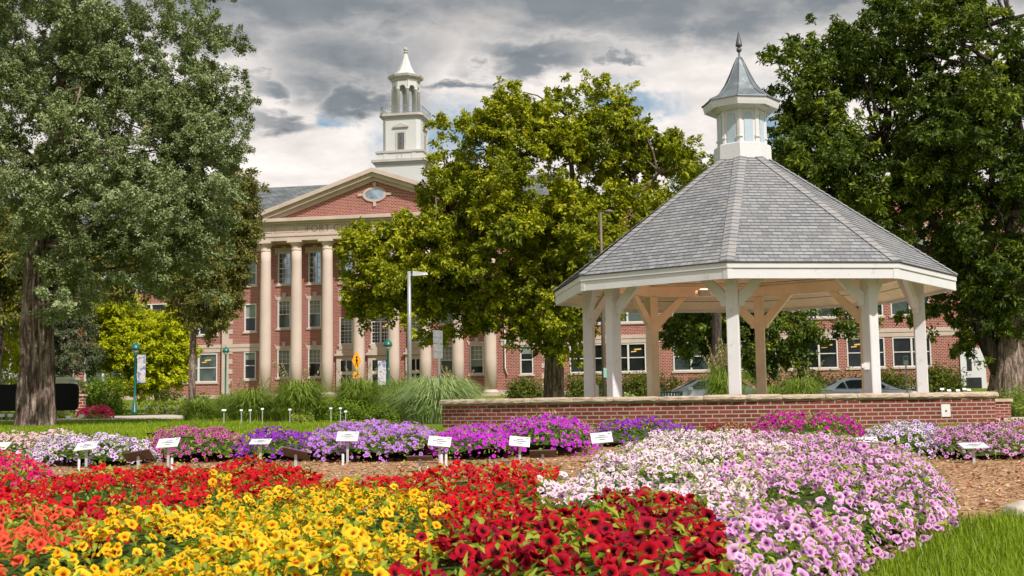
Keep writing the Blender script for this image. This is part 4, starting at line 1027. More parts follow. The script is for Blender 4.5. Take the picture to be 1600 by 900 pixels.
# 2 central elm
D2 = 45.0; b2 = at(866, 640, D2); b2.z = gz(b2.x, b2.y) - .05
t2 = empty('elm_tree', b2, 'broad yellow-green leafy tree standing in front of the portico, behind the brick wall', 'tree')
tr = ridged_trunk(pxs([(866, 642, 0), (866, 610, 0), (867, 560, 0), (868, 500, 0), (872, 430, 0)], D2, b2), [.42, .36, .33, .31, .28], 30, 9, .12, 5, .12)
trk = tr.build('trunk', M['bark_g'], t2)
bl2 = [(878, 200, 62, 80, 0, 2.2, 1), (940, 200, 60, 70, .4, 2.2, .9), (815, 220, 70, 70, 0, 2.6, 1), (750, 250, 75, 75, 0, 2.8, 1), (860, 290, 110, 90, -.8, 3.4, 1), (960, 290, 80, 80, 0, 3, .9), (1030, 250, 42, 55, .3, 1.5, 1.4), (1068, 268, 28, 34, .3, 1, 1.1),
       (712, 335, 60, 62, -.5, 2.6, 1), (650, 385, 66, 44, -.6, 2.2, 1), (592, 394, 50, 32, -.4, 1.5, 1.2), (572, 378, 34, 18, -.4, 1.0, .9), (720, 480, 80, 30, -.7, 1.6, 1.3), (620, 480, 55, 35, -.5, 1.4, 1.2), (780, 370, 110, 75, -1.5, 3, 1.1), (900, 390, 90, 80, -1, 3, 1), (690, 430, 95, 50, -.8, 2.4, 1), (600, 460, 55, 45, -.4, 1.7, .9), (635, 490, 30, 32, -.3, 1.1, .7),
       (745, 470, 70, 32, -.8, 1.7, .9), (865, 475, 60, 55, -1.6, 1.9, 1.2), (870, 525, 52, 30, -1.8, 1.4, 1.1), (820, 440, 50, 50, -1, 2, .9), (720, 215, 40, 35, 0, 1.5, .7), (670, 275, 38, 38, 0, 1.6, .7), (960, 400, 60, 60, 0, 2, .8), (990, 330, 60, 60, 0, 2, .7), (545, 372, 22, 20, 0, .7, .5), (800, 170, 40, 30, 0, 1, .5), (880, 140, 26, 34, 0, .9, .8), (928, 150, 26, 26, 0, .8, .6), (955, 175, 26, 30, 0, .9, .5), (790, 160, 26, 28, 0, .8, .5), (560, 400, 40, 34, -.4, 1.3, .9), (590, 440, 46, 34, -.4, 1.3, .9), (640, 450, 60, 60, -.6, 1.7, 1.1), (700, 500, 50, 25, -.6, 1.2, .8), (640, 515, 26, 26, -.4, .9, .8), (850, 545, 60, 20, -1.6, 1.1, .9), (900, 500, 40, 45, -1.6, 1.3, 1.2), (900, 450, 50, 50, -1.4, 1.6, 1.1), (760, 440, 80, 50, -1, 2, 1.1), (680, 385, 70, 50, -.8, 2, 1)]
oc2, Pc, od, cs, rs = crown('crown', bl2, D2, 3600, 66, .26, .155, .5, M['lf_c'], t2, b2, 22, nb=250, bs=.85, lonef=.14, shell=.5, flat=.7, spray=1.7, upw=.3)
rg = np.random.default_rng(6); mb = MB()
fork = [((878, 430), (900, 330), (885, 180)), ((870, 440), (830, 350), (790, 230)), ((868, 460), (780, 400), (640, 380)), ((874, 430), (950, 350), (1030, 270)), ((868, 450), (800, 420), (700, 330))]
st = []
for A, B_, C_ in fork:
    p = pxs([(A[0], A[1], 0), (B_[0], B_[1], -.3), (C_[0], C_[1], -.2)], D2, b2); mb.tube(p, [.20, .13, .05], 8); st += [(tuple(Vector(p[1]) + b2), .08), (tuple((Vector(p[1]) + Vector(p[2])) / 2 + b2), .06), (tuple(Vector(p[2]) + b2), .05), (tuple((Vector(p[0]) + Vector(p[1])) / 2 + b2), .08)]
limbs(mb, b2, st, Pc[rg.choice(len(Pc), 100)], .06, rg, r1=.012)
mb.build('limb', M['twig'], trk)
# 3 big dark tree at the right
D3 = 42.0; b3 = at(1573, 628, D3); b3.z = gz(b3.x, b3.y) - .05
t3 = empty('ash_tree', b3, 'towering dark green tree with thick grey trunk at the right, beside the pavilion', 'tree')
tr = ridged_trunk(pxs([(1573, 634, 0), (1573, 600, 0), (1576, 560, 0), (1580, 500, 0), (1586, 420, 0), (1590, 330, 0)], D3, b3), [.62, .56, .50, .46, .42, .34], 40, 11, .14, 9, .2)
trk = tr.build('trunk', M['bark_g'], t3)
bl3 = [(1290, 130, 75, 90, 0, 2.8, 1), (1280, 220, 70, 75, 0, 2.6, 1), (1360, 110, 90, 90, 0, 3, 1), (1330, 260, 90, 60, -.8, 2.6, 1), (1250, 170, 42, 55, 0, 1.6, .7), (1430, 60, 90, 80, 0, 3.4, 1), (1440, 200, 90, 90, -.5, 3, 1), (1540, 80, 110, 110, -.8, 3.6, 1), (1520, 220, 80, 70, -2, 2.2, 1.3),
       (1400, 320, 100, 60, 0, 3, 1), (1500, 340, 100, 60, 0, 3, .9), (1590, 300, 80, 90, -.5, 3, 1), (1560, 420, 70, 60, -1.2, 2, .9), (1590, 470, 60, 45, -1.4, 1.6, .9), (1460, 390, 60, 40, 1, 2, .7), (1640, 180, 120, 180, 0, 4, .7), (1470, -40, 170, 70, 0, 4, .6), (1305, 300, 45, 30, 0, 1.4, .6), (1520, 470, 40, 60, .3, 1.2, .5), (1500, 540, 28, 40, .2, .8, .3), (1440, 470, 40, 35, 1, 1.2, .5), (1540, 470, 60, 60, .2, 1.6, .9), (1525, 560, 30, 50, -.2, 1, .6), (1480, 430, 60, 40, .6, 1.6, .8), (1250, 230, 50, 50, 0, 1.8, .9)]
oc3, Pc, od, cs, rs = crown('crown', bl3, D3, 3200, 66, .28, .17, .42, M['lf_r'], t3, b3, 33, nb=230, bs=.95, lonef=.25, shell=.4, flat=.65, spray=1.5, upw=.15)
rg = np.random.default_rng(8); mb = MB(); st = []
for L_ in ([(1572, 600, 0, .34), (1545, 540, .1, .31), (1522, 480, .2, .27), (1500, 410, .3, .22), (1450, 330, .2, .14), (1380, 230, 0, .07)], [(1522, 480, .2, .2), (1535, 400, 0, .17), (1545, 320, 0, .13), (1560, 200, 0, .08)], [(1588, 350, 0, .3), (1600, 240, 0, .2), (1575, 120, -1.5, .09), (1578, 30, -1.6, .04)], [(1500, 410, .3, .16), (1420, 380, 0, .1), (1330, 300, 0, .05)], [(1572, 160, -2.2, .07), (1560, 120, -2.3, .05), (1548, 95, -2.4, .02)]):
    p = pxs([(a, c, d) for a, c, d, r in L_], D3, b3); mb.tube(p, [q[3] for q in L_], 10); st += [(tuple(Vector(q) + b3), .07) for q in p[1:]] + [(tuple((Vector(p[k]) + Vector(p[k + 1])) / 2 + b3), .06) for k in range(1, len(p) - 1)]
limbs(mb, b3, st, Pc[rg.choice(len(Pc), 90)], .06, rg, r1=.013)
mb.build('limb', M['bark_d'], trk)
# 4..: other trees
def tree(name, label, bl, D, base_px, trunk_px, rad, nclump, per, cs_, leaf, wd, lm, bm, seed, grp=None, nl=25, **kw):
    b_ = at(base_px[0], base_px[1], D); b_.z = gz(b_.x, b_.y) - .05
    t = empty(name, b_, label, 'tree', group=grp)
    p0 = Vector((b_.x, b_.y, b_.z)); pts = [p0] + [at(a, c, D) for a, c in trunk_px]
    mb = MB(); mb.tube([q - b_ for q in pts], rad, 9, noise=.12); trk = mb.build('trunk', bm, t)
    o, Pc, od, c_, r_ = crown('crown', bl, D, nclump, per, cs_, leaf, wd, lm, t, b_, seed, **kw)
    rg = np.random.default_rng(seed); mb = MB(); st = [(tuple(q), rad[-1] * .6) for q in pts[2:]] or [(tuple(pts[-1]), .05)]
    limbs(mb, b_, st, Pc[rg.choice(len(Pc), nl)], .05, rg, r1=.012, n=4, sides=5); mb.build('limb', M['twig'], trk)
    return t
tree('olive_conifer', 'olive green drooping conifer tree between the juniper and the left columns', [(350, 330, 45, 60, 0, 2, 1), (375, 300, 24, 35, 0, 1, .8), (340, 400, 42, 55, 0, 2, 1), (325, 460, 48, 40, 0, 1.8, 1), (300, 420, 45, 60, .3, 2, 1), (345, 480, 18, 22, 0, .8, .6), (290, 340, 50, 60, 0, 2, 1), (385, 345, 16, 30, 0, .9, .8), (285, 470, 30, 24, 0, 1.2, .7), (385, 300, 20, 34, 0, 1, 1), (380, 370, 18, 30, 0, .9, 1), (360, 420, 26, 40, 0, 1, 1), (350, 455, 24, 34, 0, 1, .9), (330, 500, 26, 24, 0, 1, .7)],
     50, (300, 640), [(300, 590), (302, 520), (305, 420), (315, 300)], [.15, .14, .13, .11, .05], 950, 80, .34, .14, .38, M['lf_o'], M['bark_j'], 41, flat=.6, upw=-.25, spray=1.6)
tree('golden_tree', 'bright yellow-green bushy tree behind the green street lamp at left', [(180, 495, 42, 34, 0, 1.6, 1), (215, 545, 60, 32, -.3, 2, 1.2), (265, 515, 38, 30, 0, 1.6, 1), (250, 560, 45, 28, -.3, 1.6, 1.1), (180, 545, 32, 28, 0, 1.4, 1), (275, 545, 25, 25, 0, 1.2, 1), (215, 590, 25, 14, 0, 1, .5), (290, 570, 12, 10, 0, .8, .4), (200, 520, 50, 40, .2, 2, 1), (235, 590, 30, 14, 0, 1.2, .7), (160, 560, 18, 20, 0, 1, .5), (212, 602, 44, 16, -.6, 1.4, .9), (262, 590, 34, 16, -.6, 1.2, .7)],
     67, (245, 640), [(244, 600), (240, 560), (232, 500)], [.16, .13, .11, .05], 1150, 70, .38, .17, .5, M['lf_y'], M['bark_d'], 42, flat=.6, spray=1.4)
tree('golden_shrub_tree', 'bright yellow foliage tree at the far left edge behind the black sign', [(5, 520, 40, 60, 0, 2, 1), (-30, 480, 60, 60, 0, 2, 1), (15, 565, 35, 30, 0, 1.4, 1), (0, 460, 35, 40, 0, 1.4, .6)],
     55, (-5, 640), [(-5, 600), (-5, 540), (-5, 480)], [.16, .13, .1, .05], 300, 70, .36, .15, .5, M['lf_y'], M['bark_d'], 43, flat=.6)
tree('spruce_tree', 'dark grey-green spruce just right of the juniper trunk', [(110, 470, 40, 40, 0, 1.6, 1), (105, 520, 42, 35, 0, 1.8, 1.1), (115, 560, 45, 28, 0, 1.8, 1.2), (120, 420, 30, 40, 0, 1.3, 1), (125, 590, 30, 14, 0, 1.3, .6), (70, 500, 45, 90, .5, 2, .9)],
     64, (105, 640), [(105, 590), (107, 500), (110, 420)], [.2, .16, .12, .05], 520, 70, .40, .17, .28, M['lf_s'], M['bark_d'], 44, flat=.5, upw=-.1)
tree('shade_tree', 'dark shady leafy tree seen through the middle of the pavilion', [(1085, 520, 55, 38, 0, 2.4, 1), (1150, 540, 55, 45, 0, 2.4, 1), (1215, 520, 55, 45, 0, 2.4, 1), (1240, 560, 30, 28, 0, 1.6, .8), (1130, 490, 100, 40, 0, 3, 1), (1290, 505, 60, 25, -.5, 1.6, .5), (1180, 580, 50, 25, 0, 1.5, .7), (1350, 500, 40, 18, -.5, 1.2, .25)],
     74, (1190, 625), [(1188, 590), (1185, 540), (1180, 480)], [.32, .28, .22, .1], 620, 80, .50, .22, .45, M['lf_r'], M['bark_d'], 45, flat=.6, upw=.0)
tree('far_tree', 'dark small-leaved tree reaching above the roofline just left of the pavilion cupola', [(1215, 240, 28, 22, 0, 1.6, .6), (1100, 300, 40, 45, 0, 2, 1), (1070, 340, 50, 60, 0, 2.4, 1), (1120, 260, 18, 18, 0, 1, .4), (1230, 270, 30, 30, 0, 1.6, .7), (1150, 300, 60, 40, 0, 2, 1)],
     66, (1120, 625), [(1120, 560), (1120, 420), (1130, 320)], [.34, .3, .22, .08], 380, 60, .45, .20, .45, M['lf_r'], M['bark_d'], 46)

tree('shade_tree', 'dark olive mass of a tree filling the left edge behind the juniper trunk', [(20, 400, 60, 70, 0, 2.2, 1), (-40, 380, 60, 90, 0, 2.4, 1), (70, 380, 60, 60, .4, 2, 1), (10, 480, 45, 40, .4, 1.4, .6), (120, 400, 40, 40, .8, 1.4, .8), (175, 425, 55, 45, 1, 1.6, 1), (235, 430, 45, 35, 1, 1.4, .8)],
     50, (-10, 650), [(-8, 600), (0, 500), (10, 420)], [.26, .22, .18, .07], 800, 70, .40, .17, .4, M['lf_o'], M['bark_d'], 48)

def bush(name, label, cat, px0, px1, py_top, py_bot, D, lm, n, leaf, wd=.5, depth=None, seed=1, grp=None, flowers=None, csize=None, per=24, lift=0.0):
    """rounded shrub of leafy clumps over twiggy stems; stands on the ground at its own depth"""
    k = D / F_PX; w = (px1 - px0) * k / 2; c = at((px0 + px1) / 2, (py_top + py_bot) / 2, D); zt = at((px0 + px1) / 2, py_top, D).z; g = gz(c.x, D)
    h = max(.15, zt - g); d = depth or min(w, 1.6)
    t = empty(name, (c.x, D, g), label, cat, group=grp); rng = np.random.default_rng(seed)
    cs_ = csize or max(.08, min(w, h) * .28); nc = max(10, n // per)
    dd = norm(rng.normal(size=(nc, 3))); dd[:, 2] = np.abs(dd[:, 2]); r = .55 + .45 * rng.random(nc)
    lump = 1 + .12 * np.sin(dd[:, 0] * 5 + seed) * np.sin(dd[:, 1] * 4 + seed)
    Pc = dd * np.array([w - cs_ * .6, d - cs_ * .5, h - cs_ * .6]) * (r * lump)[:, None]; box = rng.random(nc) < .35
    Pc[box] = (rng.random((box.sum(), 3)) * np.array([2, 2, .8]) - np.array([1, 1, 0])) * np.array([w * .85, d * .8, h])
    ci = np.repeat(np.arange(nc), per); m_ = nc * per
    gg = norm(rng.normal(size=(m_, 3))) * (rng.random(m_) ** .45)[:, None] * cs_
    Cp = Pc[ci] + gg; Cp[:, 2] = np.maximum(Cp[:, 2], .03)
    N = norm(gg / cs_ * .6 + dd[ci] * .5 + np.array([0, 0, .5]) + rng.normal(size=(m_, 3)) * .5); s = leaf * (.6 + .8 * rng.random(m_))
    col = np.stack([rng.random(m_), np.clip(rng.normal(.5, .2, nc), 0, 1)[ci], rng.random(m_)], 1)
    V, Fc, npf, c4 = leaf_cards(Cp, N, s, s * wd, col, rng); np_mesh('foliage', V, Fc, npf, lm, c4, t)
    mb = MB()
    for j in range(8):
        a = rng.random() * 6.28; q = Pc[int(rng.integers(nc))]
        mb.tube([(q[0] * .15, q[1] * .15, -.03), (q[0] * .5, q[1] * .5, q[2] * .55), tuple(q)], [.02, .014, .006], 5)
    mb.build('stem', M['twig'], t)
    if flowers:
        fm, nf, fs = flowers; dd2 = norm(rng.normal(size=(nf, 3))); dd2[:, 2] = np.abs(dd2[:, 2]); dd2[:, 1] -= .3
        Pf = dd2 * np.array([w, d, h]) * (.92 + .12 * rng.random(nf))[:, None]
        V, Fc, npf, c4 = leaf_cards(Pf, norm(dd2 + np.array([0, -.5, .4])), np.full(nf, fs), np.full(nf, fs), np.stack([.5 + .5 * rng.random(nf), rng.random(nf), rng.random(nf)], 1), rng)
        np_mesh('blossoms', V, Fc, npf, fm, c4, t)['kind'] = 'stuff'
    return t
# hedges and shrubs by the buildings
bush('shrub', 'rounded fresh green shrub left of the green street lamp', 'shrub', 118, 200, 580, 640, 58, M['lf_b'], 5200, .13, seed=2)
bush('shrub', 'low dark green shrub under the golden tree', 'shrub', 232, 292, 605, 640, 62, M['lf_hedge'], 2200, .12, seed=3)
bush('hedge', 'dark clipped hedge along the school wall left of the elm trunk', 'hedge', 785, 858, 588, 625, 84, M['lf_hedge'], 4200, .16, depth=1.2, seed=4)
bush('hedge', 'dark clipped hedge along the school wall right of the elm trunk', 'hedge', 878, 962, 578, 622, 84, M['lf_hedge'], 4600, .16, depth=1.2, seed=5)
bush('hedge', 'yellowish dark hedge seen between the left pavilion posts', 'hedge', 955, 1048, 578, 622, 82, M['lf_hedge'], 5000, .16, depth=1.2, seed=6)
bush('hedge', 'low dark hedge under the wing windows behind the left silver car', 'hedge', 1035, 1150, 588, 622, 82, M['lf_hedge'], 4200, .16, depth=1.2, seed=7)
bush('hedge', 'dark hedge left of the right silver car', 'hedge', 1200, 1330, 578, 622, 78, M['lf_hedge'], 5200, .16, depth=1.3, seed=8)
bush('hedge', 'bright-tipped green hedge behind the right silver car', 'hedge', 1315, 1440, 572, 618, 76, M['lf_hedge'], 5600, .17, depth=1.3, seed=9)
bush('hedge', 'tall bushy green hedge left of the white side door', 'hedge', 1425, 1510, 568, 616, 74, M['lf_hedge'], 5600, .17, depth=1.3, seed=10)
bush('shrub', 'round lime-leaved low shrub beside the yellow warning sign planting', 'shrub', 492, 560, 622, 655, 33, M['lf_b'], 3200, .075, seed=12)
bush('shrub', 'small pale lime mound at the lawn edge in front of the tall grasses', 'shrub', 452, 492, 645, 659, 31.5, M['lf_lime'], 1800, .05, seed=13)
bush('shrub', 'wide low green groundcover shrub left of the blue-green grass clump', 'shrub', 548, 640, 630, 656, 32.5, M['lf_b'], 3600, .07, seed=14)
bush('shrub', 'loose leafy green perennial right under the orange sign', 'shrub', 515, 585, 612, 650, 35, M['lf_b'], 2600, .085, seed=15)
bush('perennial_plant', 'hot pink flowering mound beside the path', 'flowers', 118, 178, 635, 654, 43, M['lf_b'], 1500, .07, seed=16, flowers=(None, 0, 0) if False else None)
bush('perennial_plant', 'yellow-green bedding plants under the black sign', 'flowers', 84, 120, 640, 654, 43, M['lf_lime'], 1000, .07, seed=17)
bush('perennial_plant', 'yellow-green bedding plants at the far left edge beyond the lawn', 'flowers', -20, 32, 640, 654, 43, M['lf_lime'], 1200, .07, seed=18)
bush('perennial_plant', 'pale grassy planting right of the street lamp foot', 'flowers', 220, 300, 622, 645, 60, M['lf_lime'], 1800, .12, seed=19)
bush('perennial_plant', 'soft green planting in front of the left wing', 'flowers', 280, 345, 612, 645, 64, M['lf_b'], 2200, .13, seed=20)
bush('perennial_plant', 'silver-leaved low planting between the left pavilion posts', 'flowers', 968, 1005, 609, 640, 34, M['gr_blue'], 900, .07, seed=21)
bush('perennial_plant', 'tall yellow-stemmed perennial at the right edge behind the small pillar', 'flowers', 1572, 1625, 618, 655, 31, M['gr_green'], 1500, .09, seed=22, wd=.25)
bush('shrub', 'green bank of grass-like leaves at the foot of the big right trunk', 'shrub', 1530, 1640, 602, 640, 38, M['gr_green'], 4200, .14, wd=.16, seed=23)

# ornamental grasses
def grass_clump(label, px, py_top, py_base, D, wpx, n, lm, seed, plumes=0, droop=.8, cat='ornamental grass', name='ornamental_grass', width=.012):
    c = at(px, py_base, D); g = gz(c.x, D); h = at(px, py_top, D).z - g; w = wpx / 2 * D / F_PX
    t = empty(name, (c.x, D, g), label, cat); rng = np.random.default_rng(seed)
    a = rng.random(n) * 2 * PI; rr = rng.random(n) ** .6; lean = w * (.25 + .85 * rr); hh = h * (1.0 - .42 * rr ** 2) * (.75 + .3 * rng.random(n))
    K = 5; V = []; dirv = np.stack([np.cos(a), np.sin(a) * .8], 1); side = np.stack([-np.sin(a), np.cos(a)], 1)
    low = rng.random(n) < .45; hh = np.where(low, hh * (.35 + .35 * rng.random(n)), hh)
    base = dirv * (rng.random(n) ** .6 * w * np.where(low, .80, .45))[:, None]; lean = np.where(low, lean * .55, lean)
    dr = droop * (.4 + .8 * rng.random(n))
    for k in range(K + 1):
        s = k / K; z = hh * (np.sin(s * PI / 2 * (1 + .5 * dr)) ** 1.0); x = lean * (s ** 1.6)
        z = np.maximum(z, .02 * (k > 0)); ww = width * (1 - s) ** .6 + .0015
        ctr = np.concatenate([base + dirv * x[:, None], z[:, None]], 1)
        sd = np.concatenate([side * ww, np.zeros((n, 1))], 1); V += [ctr - sd, ctr + sd]
    V = np.stack(V, 1).reshape(-1, 3); i = np.arange(n)[:, None] * (2 * (K + 1)); F_ = []
    for k in range(K): F_.append(np.concatenate([i + 2 * k, i + 2 * k + 1, i + 2 * k + 3, i + 2 * k + 2], 1))
    Fc = np.stack(F_, 1).reshape(-1); col = np.repeat(np.stack([rng.random(n), np.clip(rng.normal(.5, .2, n), 0, 1), rng.random(n)], 1), 2 * (K + 1), 0)
    np_mesh('blades', V, Fc, np.full(n * K, 4), lm, col, t)
    if plumes:
        mb = MB(); Cl = []; Nl = []
        for j in range(plumes):
            aa = rng.random() * 6.28; L = h * (1.1 + .35 * rng.random()); q = w * (.3 + .7 * rng.random())
            p = [Vector((0, 0, 0)), Vector((q * .4 * math.cos(aa), q * .4 * math.sin(aa), L * .6)), Vector((q * math.cos(aa), q * math.sin(aa), L))]
            mb.tube(p, [.006, .005, .003], 4)
            for s in np.linspace(.0, 1, 26):
                c_ = p[1].lerp(p[2], .35 + .65 * s); Cl.append(tuple(c_)); Nl.append(tuple(rng.normal(size=3)))
        mb.build('stalk', M['gr_straw'], t)
        Cl = np.array(Cl); Nl = norm(np.array(Nl)); m_ = len(Cl)
        V, Fc, npf, c4 = leaf_cards(Cl, Nl, np.full(m_, .10), np.full(m_, .022), np.stack([rng.random(m_)] * 3, 1), rng, T=np.tile([0.3, 0, 1.0], (m_, 1)) + rng.normal(size=(m_, 3)) * .3)
        np_mesh('plume', V, Fc, npf, M['gr_straw'], c4, t)
    return t
grass_clump('big arching blue-green grass clump at the left end of the brick wall', 683, 586, 658, 29.5, 150, 3600, M['gr_blue'], 1, 0, 1.0, width=.009)
grass_clump('tall dark green grass clump before the first portico columns', 468, 592, 655, 33.5, 100, 2600, M['gr_green'], 2, 7, .8)
grass_clump('feathery pale green grass clump left of the tall dark one', 395, 606, 652, 35, 90, 2000, M['gr_green'], 3, 6, .9)
grass_clump('soft tall grass clump under the orange pedestrian sign', 560, 590, 652, 35.5, 95, 2400, M['gr_green'], 4, 6, .7)
grass_clump('fine green grass clump between the banner lamp and the tall grey pole', 625, 592, 648, 37, 70, 1700, M['gr_green'], 5, 5, .8)
grass_clump('small round grass tuft alone by the path', 310, 622, 654, 36, 56, 1400, M['gr_green'], 6, 0, .8)
grass_clump('shaggy grass clump at left of the grass row', 358, 612, 648, 38, 60, 1300, M['gr_green'], 7, 3, .8)
grass_clump('tall plumed grass inside the pavilion view between centre posts', 1135, 566, 625, 36, 80, 1500, M['gr_green'], 8, 34, .8)
grass_clump('spreading green grass left of the right silver car', 1255, 588, 622, 38, 80, 1700, M['gr_green'], 9, 8, .8)
grass_clump('green grass clump right of the central pavilion post', 1200, 598, 622, 40, 60, 1100, M['gr_green'], 10, 6, .8)
grass_clump('pale green seedy grass behind the blue-green clump', 715, 592, 645, 35, 60, 1100, M['gr_green'], 12, 5, .7)

# ------------------------------------------------------------------ lawn blades
def blades(name, X, Y, h, w, material, seed, lean=.5):
    rng = np.random.default_rng(seed); n = len(X); Z = gzn(X, Y); a = rng.random(n) * 2 * PI
    hh = h * (.5 + .8 * rng.random(n)); d = np.stack([np.cos(a), np.sin(a), np.zeros(n)], 1); s = np.stack([-np.sin(a), np.cos(a), np.zeros(n)], 1)
    B = np.stack([X, Y, Z], 1); ln = (lean * rng.random(n) * hh)[:, None]
    up = np.array([0, 0, 1.0]); V = np.stack([B - s * w, B + s * w, B + d * ln * .35 + up * (hh * .6)[:, None] + s * w * .7, B + d * ln * .35 + up * (hh * .6)[:, None] - s * w * .7, B + d * ln + up * hh[:, None]], 1).reshape(-1, 3)
    i = np.arange(n)[:, None] * 5; Fc = np.concatenate([i, i + 1, i + 2, i + 3, i + 3, i + 2, i + 4], 1).ravel(); npf = np.tile([4, 3], n)
    cl = .5 + .22 * np.sin(X * 1.1) * np.sin(Y * .7) + rng.normal(size=n) * .12
    col = np.repeat(np.stack([rng.random(n), np.clip(cl, 0, 1), rng.random(n)], 1), 5, 0)
    o = np_mesh(name, V, Fc, npf, material, col); tag(o, kind='stuff', label='mown green grass blades of the lawn'); return o
rng = np.random.default_rng(50)
n = 110000; Y = 16.8 + (rng.random(n) ** 1.4) * 24; X = (rng.random(n) * 1.0 - .46) * Y * 1.02
keep = ~((np.hypot(X - WC[0], Y - WC[1]) < WR + .12) & (Y > 19)) & ~((X > 9.8) & (Y > 27.3) & (Y < 30.8)) & (Y < 38.9)
blades('grass', X[keep], Y[keep], .075, .007, M['turf'], 51)
n = 60000; Y = 2.3 + rng.random(n) * 5.2; X = rng.random(n) * 4.5 + .2
br = np.array([bed_right(v) for v in Y]) + .04 * np.sin(Y * 9) + rng.normal(size=n) * .03
keep = (X > br) & (X < Y * .47 + .3)
blades('grass', X[keep], Y[keep], .085, .0028, M['turf'], 52, .9)
# extra dense for the very near corner
n = 70000; Y = 2.3 + rng.random(n) * 2.4; X = .6 + rng.random(n) * 1.8
br = np.array([bed_right(v) for v in Y]) + .03 * np.sin(Y * 9) + rng.normal(size=n) * .02
keep = (X > br) & (X < Y * .47 + .2)
blades('grass', X[keep], Y[keep], .075, .0024, M['turf'], 53, .9)
# bark chips on the bed
n = 26000; Y = 4.5 + rng.random(n) * 10.5; X = (rng.random(n) - .45) * Y * 1.05
br = np.array([bed_right(v) for v in Y]); keep = (X < br - .05)
X, Y = X[keep], Y[keep]; n = len(X); Z = gzn(X, Y) + .012 + rng.random(n) * .012
V, Fc, npf, c4 = leaf_cards(np.stack([X, Y, Z], 1), norm(np.stack([rng.normal(size=n) * .35, rng.normal(size=n) * .35, np.ones(n)], 1)), .03 + .035 * rng.random(n), .012 + .014 * rng.random(n), rng.random((n, 3)), rng, fold=.05)
tag(np_mesh('mulch_chips', V, Fc, npf, M['chip'], c4), kind='stuff', label='loose tan bark chips on the planting bed')

# ------------------------------------------------------------------ flowers
def bloom_template(lod):
    rings = {2: [(.16, -.34, 0), (.42, -.10, .03), (.78, .02, .10), (1.0, -.03, .16)], 1: [(.18, -.28, 0), (.62, 0, .06), (1.0, -.03, .14)], 0: [(.3, -.12, 0), (1.0, 0, .12)]}[lod]
    n = 15 if lod == 2 else (10 if lod == 1 else 10)
    V = [(0, 0, -.42 if lod else -.2)]; r_ = [0]
    for (r, z, l) in rings:
        for i in range(n):
            a = 2 * PI * i / n; lob = 1 - l * (0.5 + .5 * math.cos(5 * a)) ** 2 * 1.0; ruff = .10 * math.sin(5 * a + 1) * (r > .7)
            V.append((r * lob * math.cos(a), r * lob * math.sin(a), z + ruff)); r_.append(r)
    F_, cnt = [], []
    for i in range(n): F_ += [0, 1 + i, 1 + (i + 1) % n]; cnt.append(3)
    for k in range(len(rings) - 1):
        for i in range(n): j = (i + 1) % n; F_ += [1 + k * n + i, 1 + (k + 1) * n + i, 1 + (k + 1) * n + j, 1 + k * n + j]; cnt.append(4)
    return np.array(V), np.array(r_), np.array(F_), np.array(cnt)
TPL = {k: bloom_template(k) for k in (0, 1, 2)}
def in_poly(x, y, poly):
    c = np.zeros(len(x), bool); n = len(poly)
    for i in range(n):
        x0, y0 = poly[i]; x1, y1 = poly[(i + 1) % n]
        t_ = ((y0 > y) != (y1 > y)) & (x < (x1 - x0) * (y - y0) / ((y1 - y0) + 1e-12) + x0); c ^= t_
    return c
def edge_dist(x, y, poly):
    d = np.full(len(x), 1e9); n = len(poly)
    for i in range(n):
        a = np.array(poly[i]); b_ = np.array(poly[(i + 1) % n]); ab = b_ - a; L2 = max(1e-9, ab @ ab)
        t_ = np.clip(((x - a[0]) * ab[0] + (y - a[1]) * ab[1]) / L2, 0, 1); d = np.minimum(d, np.hypot(x - a[0] - t_ * ab[0], y - a[1] - t_ * ab[1]))
    return d
FRONT = []
def open_dist(x, y, poly):
    d = np.full(len(x), 1e9); n = len(poly)
    for i in range(n):
        a = np.array(poly[i]); b_ = np.array(poly[(i + 1) % n]); m_ = (a + b_) / 2; ab = b_ - a; nn = np.array([-ab[1], ab[0]]) / max(1e-9, np.hypot(*ab)) * .07
        if any(q is not poly and (in_poly(np.array([m_[0] + s_ * nn[0]]), np.array([m_[1] + s_ * nn[1]]), q)[0]) for q in FRONT for s_ in (-1, 1)): continue
        t_ = np.clip(((x - a[0]) * ab[0] + (y - a[1]) * ab[1]) / max(1e-9, ab @ ab), 0, 1); d = np.minimum(d, np.hypot(x - a[0] - t_ * ab[0], y - a[1] - t_ * ab[1]))
    return d
